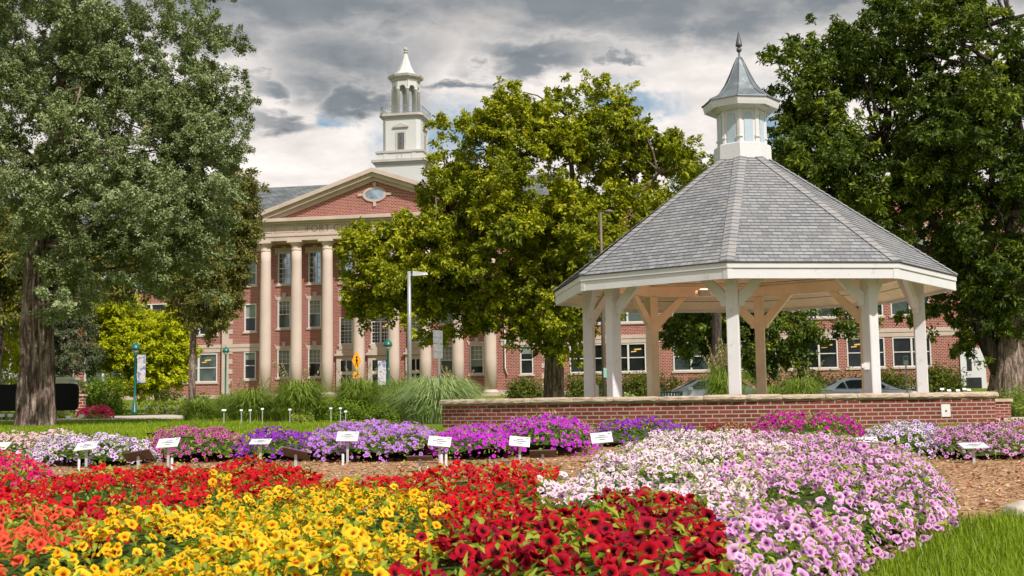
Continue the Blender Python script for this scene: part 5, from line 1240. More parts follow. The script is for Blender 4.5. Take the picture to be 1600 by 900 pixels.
def patch(label, poly, H, density, dia, material, seed, lod=1, leaf=.035, ldens=350, individual=0, rough=.06, soft=.30, lmat='lf_bed', wilt=0.0, cover=1.0):
    rng = np.random.default_rng(seed); xs = [p[0] for p in poly]; ys = [p[1] for p in poly]
    cx, cy = sum(xs) / len(xs), sum(ys) / len(ys); g0 = gz(cx, cy)
    t = empty('petunia_patch', (cx, cy, g0), label, 'flower patch', group='petunia patches in the trial bed')
    area = .5 * abs(sum(poly[i][0] * poly[(i + 1) % len(poly)][1] - poly[(i + 1) % len(poly)][0] * poly[i][1] for i in range(len(poly))))
    ph = rng.random(8) * 6.28
    def hfun(x, y):
        d = open_dist(x, y, poly) if poly in FRONT else edge_dist(x, y, poly); prof = np.sqrt(np.clip(1 - (1 - np.clip(d / soft, 0, 1)) ** 2, 0, 1))
        lump = rough * (np.sin(x * 3.1 + ph[0]) * np.sin(y * 2.7 + ph[1]) + .6 * np.sin(x * 8 + ph[2]) * np.sin(y * 7 + ph[3]))
        return (H + lump) * (.10 + .90 * prof)
    def sample(n):
        o = []; tot = 0
        while tot < n:
            x = rng.uniform(min(xs), max(xs), n * 2); y = rng.uniform(min(ys), max(ys), n * 2); k = in_poly(x, y, poly); o.append(np.stack([x[k], y[k]], 1)); tot += k.sum()
        return np.concatenate(o)[:n]
    def bias(n):
        q = sample(int(n * 1.6)); x, y = q[:, 0], q[:, 1]; e = .03; h = hfun(x, y); gx_ = (hfun(x + e, y) - h) / e; gy_ = (hfun(x, y + e) - h) / e
        return q[rng.random(len(q)) < np.sqrt(1 + gx_ ** 2 + gy_ ** 2) * .42]
    def surf(q):
        x, y = q[:, 0], q[:, 1]; h = hfun(x, y); e = .03; hx = (hfun(x + e, y) - h) / e; hy = (hfun(x, y + e) - h) / e
        return np.stack([x - cx, y - cy, gzn(x, y) + h - g0], 1), norm(np.stack([-hx, -hy, np.ones(len(x))], 1))
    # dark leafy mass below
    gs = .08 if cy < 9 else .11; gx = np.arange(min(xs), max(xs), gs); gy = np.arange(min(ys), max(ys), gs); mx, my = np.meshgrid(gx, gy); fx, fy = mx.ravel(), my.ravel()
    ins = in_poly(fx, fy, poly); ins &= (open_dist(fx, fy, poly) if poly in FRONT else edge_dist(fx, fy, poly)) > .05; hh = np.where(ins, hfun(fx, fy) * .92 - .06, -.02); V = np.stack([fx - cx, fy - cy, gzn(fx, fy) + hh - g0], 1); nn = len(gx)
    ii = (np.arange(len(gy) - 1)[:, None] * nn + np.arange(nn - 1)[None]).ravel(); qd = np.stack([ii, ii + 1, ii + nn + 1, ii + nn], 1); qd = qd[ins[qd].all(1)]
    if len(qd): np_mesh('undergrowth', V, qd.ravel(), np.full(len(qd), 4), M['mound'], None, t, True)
    q = bias(int(area * ldens * 1.25)); nl = len(q); Pp, Nn = surf(q); Pp[:, 2] += rng.uniform(-.06, .045, nl); Pp[:, 2] = np.maximum(Pp[:, 2], .01 + gzn(q[:, 0], q[:, 1]) - g0)
    N = norm(Nn * .6 + rng.normal(size=(nl, 3)) * .55 + np.array([0, 0, .35])); s = leaf * (.6 + .8 * rng.random(nl))
    V, Fc, npf, c4 = leaf_cards(Pp, N, s, s * .42, np.stack([rng.random(nl), np.clip(rng.normal(.5, .22, nl), 0, 1), rng.random(nl)], 1), rng, T=rng.normal(size=(nl, 3)) + np.array([0, 0, .7]))
    np_mesh('foliage', V, Fc, npf, M[lmat], c4, t)
    q = bias(int(area * density * 1.25)); nb = len(q); Pp, Nn = surf(q)
    # clustering: drop blooms where a lumpy field is low so leaves show through
    fld = np.sin(q[:, 0] * 5.5 + ph[4]) * np.sin(q[:, 1] * 4.7 + ph[5]) + .7 * np.sin(q[:, 0] * 13 + ph[6]) * np.sin(q[:, 1] * 11 + ph[7]) + rng.normal(size=nb) * .6
    k = fld > -1.0 * cover; q, Pp, Nn = q[k], Pp[k], Nn[k]; nb = len(q)
    Pp[:, 2] += rng.uniform(-.025, .035, nb)
    N = norm(Nn * .8 + np.array([.15, -.55, .35]) + rng.normal(size=(nb, 3)) * .55); T, B = frames(N, rng); sz = dia / 2 * (.62 + .62 * rng.random(nb)) * np.where(rng.random(nb) < .12, .6, 1)
    if wilt: w_ = rng.random(nb) < wilt; sz = np.where(w_, sz * .55, sz)
    g_ = rng.random(nb)
    # half-open and spent blooms: narrow crumpled trumpets standing among the open ones
    qs = bias(int(area * density * .40)); ns = len(qs); Ps, Ns = surf(qs); Ps[:, 2] += rng.uniform(-.04, .02, ns)
    for rep in range(2 if lod else 1):
        Tt = norm(Ns * .6 + rng.normal(size=(ns, 3)) * .55 + np.array([0, 0, .3])); ls = dia * (.55 + .4 * rng.random(ns))
        V, Fc, npf, c4 = leaf_cards(Ps, norm(rng.normal(size=(ns, 3))), ls, ls * .45, np.stack([.30 + .3 * rng.random(ns), .4 + .6 * rng.random(ns), rng.random(ns)], 1), rng, T=Tt, fold=.5)
        if rep == 0: VV, FF, NN, CC = V, Fc, npf, c4
        else: FF = np.concatenate([FF, Fc + len(VV)]); VV = np.concatenate([VV, V]); NN = np.concatenate([NN, npf]); CC = np.concatenate([CC, c4])
    np_mesh('buds', VV, FF, NN, material, CC, t)['kind'] = 'stuff'
    order = np.argsort(q[:, 1]); near = order[:individual]; rest = order[individual:]
    tv, trr, tf, tcn = TPL[lod]
    def emit(idx):
        m_ = len(idx); A = sz[idx][:, None, None]
        V = Pp[idx][:, None, :] + A * (tv[None, :, 0:1] * T[idx][:, None] + tv[None, :, 1:2] * B[idx][:, None] + tv[None, :, 2:3] * N[idx][:, None])
        V = V + rng.normal(size=V.shape) * A * .035
        Fc = (tf[None] + (np.arange(m_) * len(tv))[:, None]).ravel(); c = np.stack([np.tile(trr, m_), np.repeat(g_[idx], len(tv)), np.repeat(g_[idx], len(tv))], 1)
        return V.reshape(-1, 3), Fc, np.tile(tcn, m_), c
    V, Fc, npf, c = emit(rest); o = np_mesh('blossoms', V, Fc, npf, material, c, t, True); o['kind'] = 'stuff'
    for j in near:
        V, Fc, npf, c = emit(np.array([j])); ctr = Pp[j]; np_mesh('blossom', V - ctr, Fc, npf, material, c, t, True, loc=tuple(ctr))
    return t
def G(pts, h): return [onground(p[0], p[1], p[2] if len(p) > 2 else h) for p in pts]
PM = {}
PM['yellow'] = petalmat('yellow_petals', (0.35, 0.03, 0.005), (0.80, 0.36, 0.008), (0.86, 0.54, 0.008), (0.90, 0.66, 0.03), .20, .40)
PM['red'] = petalmat('scarlet_petals', (0.10, 0.004, 0.01), (0.50, 0.006, 0.010), (0.66, 0.010, 0.014), (0.50, 0.008, 0.035), .15, .35)
PM['coral'] = petalmat('coral_petals', (0.15, 0.008, 0.01), (0.66, 0.05, 0.02), (0.80, 0.13, 0.055), (0.78, 0.06, 0.04), .15, .40)
PM['crimson'] = petalmat('crimson_petals', (0.008, 0.001, 0.002), (0.30, 0.003, 0.010), (0.50, 0.004, 0.016), (0.26, 0.003, 0.035), .26, .42)
PM['hot'] = petalmat('hot_pink_petals', (0.3, 0.0, 0.05), (0.72, 0.008, 0.14), (0.78, 0.012, 0.20), (0.70, 0.01, 0.10), .15, .35)
PM['pale'] = petalmat('pale_pink_petals', (0.22, 0.03, 0.18), (0.70, 0.42, 0.58), (0.86, 0.70, 0.76), (0.90, 0.82, 0.83), .16, .36)
PM['pink'] = petalmat('mauve_pink_petals', (0.14, 0.008, 0.18), (0.60, 0.20, 0.52), (0.78, 0.42, 0.70), (0.82, 0.58, 0.74), .18, .40)
PM['violet'] = petalmat('violet_petals', (0.12, 0.0, 0.16), (0.22, 0.016, 0.42), (0.30, 0.03, 0.56), (0.40, 0.05, 0.52), .15, .35)
PM['lav'] = petalmat('lavender_petals', (0.18, 0.02, 0.28), (0.48, 0.18, 0.66), (0.60, 0.28, 0.80), (0.52, 0.20, 0.72), .15, .40)
PM['magv'] = petalmat('magenta_violet_petals', (0.25, 0.0, 0.2), (0.55, 0.03, 0.55), (0.62, 0.05, 0.64), (0.50, 0.03, 0.62), .15, .35)
PM['mag'] = petalmat('magenta_petals', (0.12, 0.0, 0.08), (0.46, 0.010, 0.26), (0.56, 0.02, 0.34), (0.40, 0.01, 0.26), .18, .35)
PM['star'] = petalmat('white_and_violet_petals', (0.20, 0.015, 0.34), (0.34, 0.07, 0.52), (0.84, 0.76, 0.86), (0.70, 0.55, 0.80), .22, .40)
PM['blush'] = petalmat('white_and_rose_petals', (0.5, 0.05, 0.2), (0.76, 0.35, 0.50), (0.86, 0.76, 0.76), (0.76, 0.35, 0.52), .15, .40)
PM['rose'] = petalmat('rose_magenta_petals', (0.16, 0.0, 0.08), (0.40, 0.03, 0.24), (0.60, 0.16, 0.42), (0.52, 0.06, 0.28), .25, .50)
PM['wine'] = petalmat('wine_petals', (0.05, 0.0, 0.02), (0.26, 0.003, 0.05), (0.34, 0.006, 0.07), (0.28, 0.005, 0.11), .15, .35)
PM['pinkeye'] = petalmat('pink_dark_eyed_petals', (0.16, 0.0, 0.14), (0.48, 0.08, 0.40), (0.74, 0.40, 0.66), (0.66, 0.26, 0.58), .24, .44)
h0 = .33
PY = G([(-60, 882), (20, 866), (100, 842), (165, 820), (215, 813), (250, 796), (318, 778), (330, 752), (352, 752), (380, 766), (440, 756), (560, 754), (640, 768), (700, 790), (705, 812), (660, 840), (612, 872), (590, 930), (590, 1010), (-60, 1010)], h0)
PC = G([(-80, 788), (40, 778), (120, 784), (160, 806), (165, 820), (100, 842), (20, 866), (-60, 882), (-80, 890)], h0)
PR = G([(-80, 742), (60, 735), (120, 728), (250, 722), (330, 714), (425, 710), (470, 716), (540, 730), (600, 730), (640, 724), (700, 726), (800, 716), (870, 720), (880, 736), (842, 752), (845, 776), (825, 787), (760, 802), (705, 812), (700, 790), (640, 768), (560, 754), (440, 756), (380, 766), (352, 752), (330, 752), (318, 778), (250, 796), (215, 813), (165, 820), (160, 806), (120, 784), (40, 778), (-80, 788)], h0)
PH = G([(-80, 694), (30, 694), (80, 710), (105, 724), (60, 735), (-80, 742)], h0)
PK = G([(590, 1010), (590, 930), (612, 872), (660, 840), (705, 812), (760, 802), (825, 787), (845, 776), (900, 774), (975, 755), (1040, 764), (1100, 780), (1125, 815), (1150, 870), (1175, 930), (1180, 1010)], h0)
PP = G([(842, 752), (880, 736), (905, 718), (960, 692), (1010, 680), (1090, 671), (1165, 675), (1240, 690), (1220, 730), (1180, 780), (1125, 815), (1100, 780), (1040, 764), (975, 755), (900, 774), (845, 776)], h0)
PQ = G([(1165, 675), (1300, 678), (1380, 684), (1440, 702, .26), (1478, 738, .20), (1500, 785, .12), (1490, 822, .08), (1440, 848, .06), (1395, 872, .05), (1360, 895, .05), (1338, 930, .05), (1320, 1010, .05), (1180, 1010), (1175, 930), (1150, 870), (1125, 815), (1110, 790), (1120, 760), (1140, 730), (1130, 700)], h0)
FRONT += [PY, PC, PR, PH, PK, PP, PQ]
patch('yellow petunias with rust red throats in the near left foreground', PY, .29, 520, .039, PM['yellow'], 101, 2, .034, 1000, 100, cover=.8)
patch('coral orange petunias at the left edge beside the yellow ones', PC, .29, 300, .045, PM['coral'], 102, 2, .036, 800, 60, cover=.65)
patch('bright scarlet petunias in a wide band behind the yellow ones', PR, .28, 520, .041, PM['red'], 103, 1, .034, 560, 100, cover=.9)
patch('hot pink petunias at the far left edge in the second row', PH, .28, 360, .044, PM['hot'], 104, 1, .038, 500, 20)
patch('large dark crimson petunias with black throats in the centre foreground', PK, .29, 300, .062, PM['crimson'], 105, 2, .042, 750, 100, rough=.04, cover=.9)
patch('pale blush pink petunias filling the left half of the big pink mound', PP, .31, 500, .042, PM['pale'], 106, 1, .034, 560, 100, cover=1.0)
patch('mauve pink dark-eyed petunias covering the right half of the big pink mound', PQ, .31, 440, .044, PM['pink'], 107, 2, .034, 750, 100, soft=.42, cover=.95)
def row(px0, px1, y0, y1, sk=0.0):
    if y0 < 20: y0 -= .15; px0 -= 8; px1 += 8   # a patch in the back row between two sight lines
    f = lambda px, D: ((at(px, 640, D)).x, D)
    m_ = (px0 + px1) / 2; return [f(px0, y0 + .3), f(px0 + (m_ - px0) * .5, y0), f(m_ + (px1 - m_) * .5, y0), f(px1, y0 + .3), f(px1, y1 - .3), f(m_ + (px1 - m_) * .5, y1), f(px0 + (m_ - px0) * .5, y1), f(px0, y1 - .3)]
k = dict(lod=0, leaf=.045, ldens=420, soft=.55, cover=.95)
patch('white and rose petunias at the left end of the back row', row(-30, 150, 14.9, 16.6), .24, 351, 0.046, PM['blush'], 111, **k)
patch('white petunias with violet stars in the back row behind a white label', row(55, 245, 13.2, 15.2), .24, 337, 0.053, PM['star'], 112, **k)
patch('dusky rose magenta petunias with open foliage in the back row', row(235, 385, 13.6, 16.2), .29, 310, 0.045, PM['rose'], 113, **k)
patch('deep violet petunias in the back row beside the lavender mound', row(368, 500, 13.6, 16.0), .27, 445, 0.045, PM['violet'], 114, **k)
patch('tiny scarlet petunia clump peeping behind the violet ones', row(502, 530, 16.1, 16.6), .24, 405, 0.044, PM['red'], 115, **k)
patch('lavender purple petunias forming the tall middle mound of the back row', row(478, 690, 13.3, 16.0), .31, 405, 0.048, PM['lav'], 116, **k)
patch('purple magenta petunias right of the lavender mound in the back row', row(672, 800, 13.4, 15.8), .28, 432, 0.045, PM['magv'], 117, **k)
patch('vivid magenta violet petunias mounded highest before the brick wall', row(780, 925, 13.8, 16.8), .37, 445, 0.046, PM['magv'], 118, **k)
patch('low purple petunias along the foot of the brick wall at centre', row(915, 1095, 15.6, 16.8), .27, 351, 0.046, PM['violet'], 119, **k)
patch('low wine crimson petunias before the joint of the brick wall', row(1085, 1195, 15.2, 16.6), .25, 256, 0.046, PM['wine'], 120, **k)
patch('tall magenta petunias rising against the brick wall right of centre', row(1178, 1345, 14.2, 16.7), .37, 324, 0.048, PM['mag'], 121, **k)
patch('light lavender petunias behind the pink mound near the cover plate', row(1345, 1475, 12.6, 15.6), .27, 378, 0.046, PM['star'], 122, **k)
patch('small deep violet petunia clump at the lawn edge on the right', row(1425, 1485, 14.6, 16.0), .25, 405, 0.045, PM['violet'], 123, **k)
patch('dark wine red petunias behind the label at far right', row(1500, 1640, 14.9, 16.2), .24, 405, 0.045, PM['wine'], 124, **k)
patch('pink dark-eyed petunias at the far right of the back row', row(1448, 1660, 12.4, 14.8), .25, 378, 0.048, PM['pinkeye'], 125, **k)
patch('low magenta petunias between the pink mound and the wall joint', row(1150, 1260, 13.0, 15.1), .22, 283, 0.046, PM['mag'], 126, **k)
patch('hot pink garden flowers mounded beside the path under the shrub', row(120, 178, 41.0, 42.4), .42, 216, 0.088, PM['hot'], 127, lod=0, leaf=.08, ldens=80, soft=.5)

n = 900; Y = 7.5 + rng.random(n) * 6.5; X = (rng.random(n) - .42) * Y * 1.0; kk = X < 7; X, Y = X[kk], Y[kk]; n = len(X)
for nm, mt, sl in (('scarlet', 'red', slice(0, n // 2)), ('pink', 'pale', slice(n // 2, n))):
    x_, y_ = X[sl], Y[sl]; m_ = len(x_)
    V, Fc, npf, c4 = leaf_cards(np.stack([x_, y_, gzn(x_, y_) + .03], 1), norm(np.stack([rng.normal(size=m_) * .5, rng.normal(size=m_) * .5, np.ones(m_)], 1)), np.full(m_, .028), np.full(m_, .018), np.stack([np.full(m_, .8), rng.random(m_), rng.random(m_)], 1), rng)
    tag(np_mesh('fallen_petals', V, Fc, npf, PM[mt], c4), kind='stuff', label='fallen %s petals scattered on the bark mulch' % nm)

# ------------------------------------------------------------------ plant labels
def label_sign(px, py, wpx, hpx, D, face, label, tilt=0.0, lean=0.0, base_py=None, name='plant_label', grp='plant labels in the trial bed', prints=True, yaw=0.0, stake_w=.012, back=False):
    c = at(px, py, D); g = gz(c.x, D); w = wpx * D / F_PX; hv = hpx * D / F_PX
    t = empty(name, (c.x, D, g), label, 'plant label', yaw, grp)
    L = .17 if wpx > 12 else w * .6                     # real plate depth, seen foreshortened
    ang = math.asin(min(.98, max(.12, hv / L)))
    zc = c.z - g; hx = w / 2; ca, sa = math.cos(ang) * L / 2, math.sin(ang) * L / 2
    if back: ca = -ca
    def pt(u, v, n): # plate coords
        x = u * hx; y = v * ca; z = v * sa; nx_, ny_, nz_ = 0, -sa / (L / 2), ca / (L / 2) ; s_ = 1
        x2 = x * math.cos(lean) - z * math.sin(lean); z2 = x * math.sin(lean) + z * math.cos(lean)
        return (x2, y + ny_ * n, zc + z2 + nz_ * n)
    mb = MB(); mb.hexa([pt(-1, -1, -.004), pt(1, -1, -.004), pt(1, 1, -.004), pt(-1, 1, -.004), pt(-1, -1, .004), pt(1, -1, .004), pt(1, 1, .004), pt(-1, 1, .004)])
    pl = mb.build('plate', face, t)
    if prints and wpx > 20 and not back:
        mb = MB()
        for (v, a, b_) in ((.35, -.3, .35), (.0, -.62, .6), (-.4, -.25, .3)):
            q = [pt(a, v - .08, .0055), pt(b_, v - .08, .0055), pt(b_, v + .08, .0055), pt(a, v + .08, .0055)]; mb.quad(*q)
        q = [pt(.62, .55, .0055), pt(.9, .62, .0055), pt(.9, .8, .0055), pt(.62, .72, .0055)]; mb.quad(*q)
        mb.build('print', M['print'], pl)
    mb = MB(); mb.bar((.0, .006, -.03), (-math.sin(lean) * -.0, .006 + 0, zc - .006), stake_w * 2.2, stake_w, (0, 1, 0)); mb.build('stake', M['stake'], t)
    return t
W_, B_k = M['signwhite'], M['signbrown']
for (px, py, w, h, D, lab, ln) in ((3, 697, 20, 10, 12.9, 'white plant label cut by the left picture edge among pink flowers', 0), (135, 697, 33, 11, 12.9, 'white plant label before the white and violet petunias', .10),
        (263, 692, 33, 13, 12.9, 'white plant label right of the violet-starred petunias', .06), (407, 690, 31, 7, 13.2, 'thin white plant label before the deep violet petunias', 0),
        (543, 682, 33, 14, 13.1, 'white plant label before the lavender mound, tallest of the labels', -.02), (687, 690, 35, 14, 12.9, 'white plant label between the lavender and purple petunias', -.10),
        (812, 690, 32, 14, 12.9, 'white plant label at the left foot of the vivid magenta mound', -.10), (940, 684, 33, 15, 12.7, 'white plant label at the back left corner of the pale pink mound', .08),
        (1210, 684, 34, 11, 12.2, 'white plant label behind the pink mound below the wall joint', 0), (1357, 692, 32, 16, 11.8, 'white plant label half sunk in the mauve pink flowers', .03), (1521, 696, 40, 7, 12.0, 'wide thin white plant label before the pink petunias at far right', .02)):
    label_sign(px, py, w, h, D, W_, lab, lean=ln)
for (px, py, w, h, D, lab, ln) in ((216, 712, 42, 14, 11.6, 'brown-backed plant label tilted up to the right behind the scarlet petunias', .14), (462, 709, 40, 14, 11.6, 'brown-backed plant label sloping down to the right by the mulch', -.22),
        (656, 716, 40, 8, 11.8, 'brown-backed plant label lying nearly flat over the tan mulch', 0), (848, 709, 41, 12, 11.9, 'brown-backed plant label before the vivid magenta mound', .02)):
    label_sign(px, py, w, h, D, B_k, lab, lean=ln, back=True)
for (px, py, w, h, lab) in ((16, 687, 22, 8, 'brown label back at the lawn edge, leftmost behind the petunias'), (133, 680, 14, 7, 'small brown label back at the lawn edge behind the white and violet petunias'), (241, 680, 20, 8, 'brown label back at the lawn edge behind the dusky rose petunias'),
        (665, 673, 18, 7, 'grey-brown label back at the lawn edge behind the lavender petunias'), (776, 672, 18, 5, 'brown label back at the lawn edge below the left end of the wall'), (977, 673, 18, 8, 'brown label back against the foot of the wall left of centre'),
        (1073, 671, 16, 5, 'thin brown label back against the foot of the wall at centre'), (1193, 673, 14, 5, 'thin brown label back just right of the wall joint'), (1421, 674, 22, 9, 'brown label back below the cover plate of the wall'), (1544, 675, 24, 10, 'brown label back on the lawn by the right end of the wall')):
    label_sign(px, py, w, h, 17.2, B_k, lab, back=True, grp='label backs at the lawn edge')
for (px, py) in ((350, 641), (377, 641), (391, 641), (410, 639), (453, 640), (517, 638), (532, 638), (540, 643)):
    label_sign(px, py, 4.5 if px > 360 else 7, 2.6, 31, W_, 'tiny white plant label at the far lawn edge before the ornamental grasses', grp='tiny labels before the ornamental grasses', prints=False, stake_w=.008)
for (px, py) in ((205, 635), (228, 636), (246, 638), (260, 638), (276, 638)):
    label_sign(px, py, 5, 3, 55, W_, 'tiny white plant label beyond the path near the green street lamp', grp='tiny labels beyond the path', prints=False, stake_w=.008)
for (px, py) in ((3, 649), (16, 649), (107, 652), (127, 650)):
    label_sign(px, py, 8, 5, 38, W_, 'tiny white plant label near the black sign', grp='tiny labels near the black sign', prints=False, stake_w=.008)
for (px, py) in ((1472, 608), (1483, 610), (1497, 610), (1507, 608), (1514, 609)):
    label_sign(px, py, 6, 3, 40, W_, 'tiny white plant label above the right end of the brick wall', grp='tiny labels beyond the brick wall', prints=False, stake_w=.008)
for (px, D) in ((124, 12.6), (269, 12.6), (536, 12.9), (690, 12.6), (697, 12.6)):
    c = at(px, 700, D); mb = MB(); g = gz(c.x, D)
    mb.hexa([(-.012, -.002, -.02), (.012, -.002, -.02), (.012, .002, -.02), (-.012, .002, -.02), (-.013, -.002, .12), (.013, -.002, .12), (.013, .002, .12), (-.013, .002, .12)])
    mb.quad((-.013, -.002, .1201), (.013, -.002, .1201), (0, -.002, .132)); o = mb.build('plant_tag', W_, None, (c.x, D, g))
    tag(o, 'short white plastic tag stuck in the soil at the foot of the back row', 'plant tag', 'white plastic tags in the bed')

# ------------------------------------------------------------------ street furniture
def globe_lamp(px, py_top, D, label, banner=None):
    c = at(px, py_top, D); g = gz(c.x, D); H = c.z - g
    t = empty('street_lamp', (c.x, D, g), label, 'street lamp', group='green campus lamps')
    mb = MB(); mb.lathe([(.17, 0), (.17, .1), (.13, .16), (.10, .5), (.06, .56), (.055, H - .72), (.075, H - .70), (.075, H - .62)], 12); mb.build('pole', M['green'], t)
    mb = MB(); mb.lathe([(.24, H - .42), (.235, H - .36), (.19, H - .22), (.10, H - .13), (.03, H - .10), (.03, H - .04), (.005, H)], 16); mb.build('shade', M['green'], t)
    mb = MB(); mb.lathe([(.06, H - .62), (.13, H - .57), (.175, H - .48), (.18, H - .425)], 14); mb.build('globe', M['frame'], t)
    if banner:
        s, z0, z1, w = banner
        mb = MB(); mb.bar((0, 0, z1 + .02), (s * (w + .12), 0, z1 + .02), .03, .03); mb.bar((0, 0, z0 - .02), (s * (w + .12), 0, z0 - .02), .03, .03); arm = mb.build('bracket', M['green'], t)
        x0, x1 = (s * .10, s * (.10 + w)); x0, x1 = min(x0, x1), max(x0, x1)
        mb = MB(); mb.box(x0, x1, -.006, .006, z0, z1); mb.build('banner', BANNER, t)
    return t
m, t, out = mat('banner_cloth'); o = t.new('ShaderNodeTexCoord').outputs['Object']
n = t.noise(o, 3.4, 4, .6, 1.2)
c = t.ramp(n, [(.30, (.12, .14, .30)), (.42, (.30, .30, .50)), (.50, (.70, .72, .74)), (.60, (.62, .40, .34)), (.72, (.30, .50, .50))]); pbsdf(t, out, c, .7); BANNER = m
globe_lamp(212, 533, 60, 'green street lamp with a banner before the golden tree', (1, 1.55, 2.95, .42))
globe_lamp(353, 540, 80, 'green street lamp standing against the left quoins of the school')
globe_lamp(606, 528, 62, 'green street lamp with a banner before the school entrance', (-1, 1.3, 2.55, .42))
# tall grey pole lamp
c = at(640, 600, 37); g = gz(c.x, 37); H = at(640, 424, 37).z - g
t = empty('street_lamp', (c.x, 37, g), 'tall grey pole lamp with a flat arm head in front of the elm', 'street lamp')
mb = MB(); mb.lathe([(.073, 0), (.065, H * .6), (.054, H)], 12); mb.build('pole', M['galv'], t)
mb = MB(); mb.bar((0, 0, H - .12), (.22, 0, H - .10), .05, .05); mb.hexa([(.12, -.14, H - .16), (.60, -.11, H - .12), (.60, .11, H - .12), (.12, .14, H - .16), (.12, -.12, H + .0), (.56, -.09, H - .05), (.56, .09, H - .05), (.12, .12, H + .0)]); mb.build('lamp_head', M['galv'], t)
# brown pole seen behind the pavilion posts
D = 41; c = at(944, 600, D); g = gz(c.x, D); H = at(938, 332, D).z - g
t = empty('street_lamp', (c.x, D, g), 'slim brown lamp pole behind the left pavilion posts', 'street lamp')
mb = MB(); mb.lathe([(.075, 0), (.065, 5), (.04, H)], 10); mb.build('pole', M['bronze'], t)
mb = MB(); mb.bar((0, 0, H - .03), (.3, 0, H), .06, .05); mb.lathe([(.05, H - .02), (.17, H - .01), (.15, H + .06), (.04, H + .1)], 12, .28, 0); mb.build('lamp_head', M['bronze'], t)
mb = MB(); q0, q1 = at(946, 590, D), at(946, 575, D); mb.box(-.02, .14, -.095, -.082, q0.z - g, q1.z - g); mb.build('notice', simple('teal_sign', (.25, .50, .45), .5), t)
# white bollard pipe
c = at(933, 618, 27); g = gz(c.x, 27); mb = MB(); mb.lathe([(.045, 0), (.045, at(933, 602, 27).z - g - .02), (.02, at(933, 602, 27).z - g)], 12)
tag(mb.build('bollard', M['frame'], None, (c.x, 27, g)), 'short white pipe bollard behind the leftmost pavilion posts', 'bollard')
# road signs
D = 40; c = at(686, 600, D); g = gz(c.x, D); t = empty('traffic_sign', (c.x, D, g), 'grey metal back of two stacked road signs on a post', 'sign', math.radians(62))
mb = MB(); zt = at(686, 516, D).z - g; mb.bar((0, 0, 0), (0, 0, zt), .05, .05, (0, 1, 0)); mb.build('post', M['galv'], t)
zm = at(686, 537, D).z - g; zb = at(686, 560, D).z - g
for z0, z1 in ((zm + .01, zt), (zb, zm - .01)):
    mb = MB(); mb.box(-.3, .3, .028, .034, z0, z1); mb.bar((-.28, .024, (z0 + z1) / 2), (.28, .024, (z0 + z1) / 2), .02, .03); mb.build('sign_plate', M['galv'], t)
D = 58; c = at(557, 600, D); g = gz(c.x, D); t = empty('pedestrian_sign', (c.x, D, g), 'orange diamond pedestrian crossing sign with a small plaque below', 'sign', math.radians(48))
zt, zb = at(557, 548, D).z - g, at(557, 580, D).z - g; zc_ = (zt + zb) / 2; hh = (zt - zb) / 2; hw = hh * .62
mb = MB(); mb.bar((0, .03, 0), (0, .03, zt - .1), .05, .05, (0, 1, 0)); mb.build('post', M['galv'], t)
mb = MB(); mb.prism([(0, zb), (hw, zc_), (0, zt), (-hw, zc_)], -.012, 0.0); plt = mb.build('sign_plate', M['orange'], t)
def S(x, z): return (x * .16, -.016, zc_ + z * hh * .95)
mb = MB()
for i_, (A, B_, w) in enumerate((((0, .22), (.05, -.12), .13), ((.05, -.10), (.42, -.42), .07), ((.42, -.42), (.38, -.62), .06), ((.02, -.10), (-.30, -.38), .07), ((-.30, -.38), (-.55, -.55), .06), ((.0, .20), (.45, .02), .05), ((.0, .20), (-.42, .0), .05))):
    mb.bar(S(*A), S(*B_), .006, w * .8, (0, 1, 0)) if False else mb.hexa([(S(*A)[0] - w * .3, -.018 - i_ * .0004, S(*A)[2]), (S(*A)[0] + w * .3, -.018 - i_ * .0004, S(*A)[2]), (S(*A)[0] + w * .3, -.014, S(*A)[2]), (S(*A)[0] - w * .3, -.014, S(*A)[2]), (S(*B_)[0] - w * .3, -.018 - i_ * .0004, S(*B_)[2]), (S(*B_)[0] + w * .3, -.018 - i_ * .0004, S(*B_)[2]), (S(*B_)[0] + w * .3, -.014, S(*B_)[2]), (S(*B_)[0] - w * .3, -.014, S(*B_)[2])])
mb.prism([(.055 * math.cos(2 * PI * k / 10), zc_ + hh * .36 + .055 * math.sin(2 * PI * k / 10)) for k in range(10)], -.0185, -.014); mb.build('walking_figure', M['black'], plt)
z0, z1 = at(557, 591, D).z - g, at(557, 581, D).z - g
mb = MB(); mb.box(-.2, .2, -.012, 0, z0, z1); pq = mb.build('plaque', M['orange'], t)
mb = MB(); mb.prism([(-.12, z0 + .05), (-.12, z0 + .16), (-.085, z0 + .13), (.08, z1 - .05), (.12, z1 - .09), (-.045, z0 + .085), (-.01, z0 + .05)], -.018, -.014); mb.build('arrow', M['black'], pq)
D = 46; c = at(1417, 600, D); g = gz(c.x, D); t = empty('parking_sign', (c.x, D, g), 'small green and white sign on a thin post behind the right pavilion posts', 'sign')
z0, z1 = at(1417, 570, D).z - g, at(1417, 556, D).z - g
mb = MB(); mb.bar((0, .02, 0), (0, .02, z1), .04, .04, (0, 1, 0)); mb.build('post', M['galv'], t)
mb = MB(); mb.box(-.09, .09, -.008, .0, z0, z1); pq = mb.build('sign_plate', M['signwhite'], t); mb = MB(); mb.box(-.075, .075, -.012, -.0085, (z0 + z1) / 2, z1 - .02); mb.build('green_field', simple('sign_green', (.05, .30, .20), .5), pq)
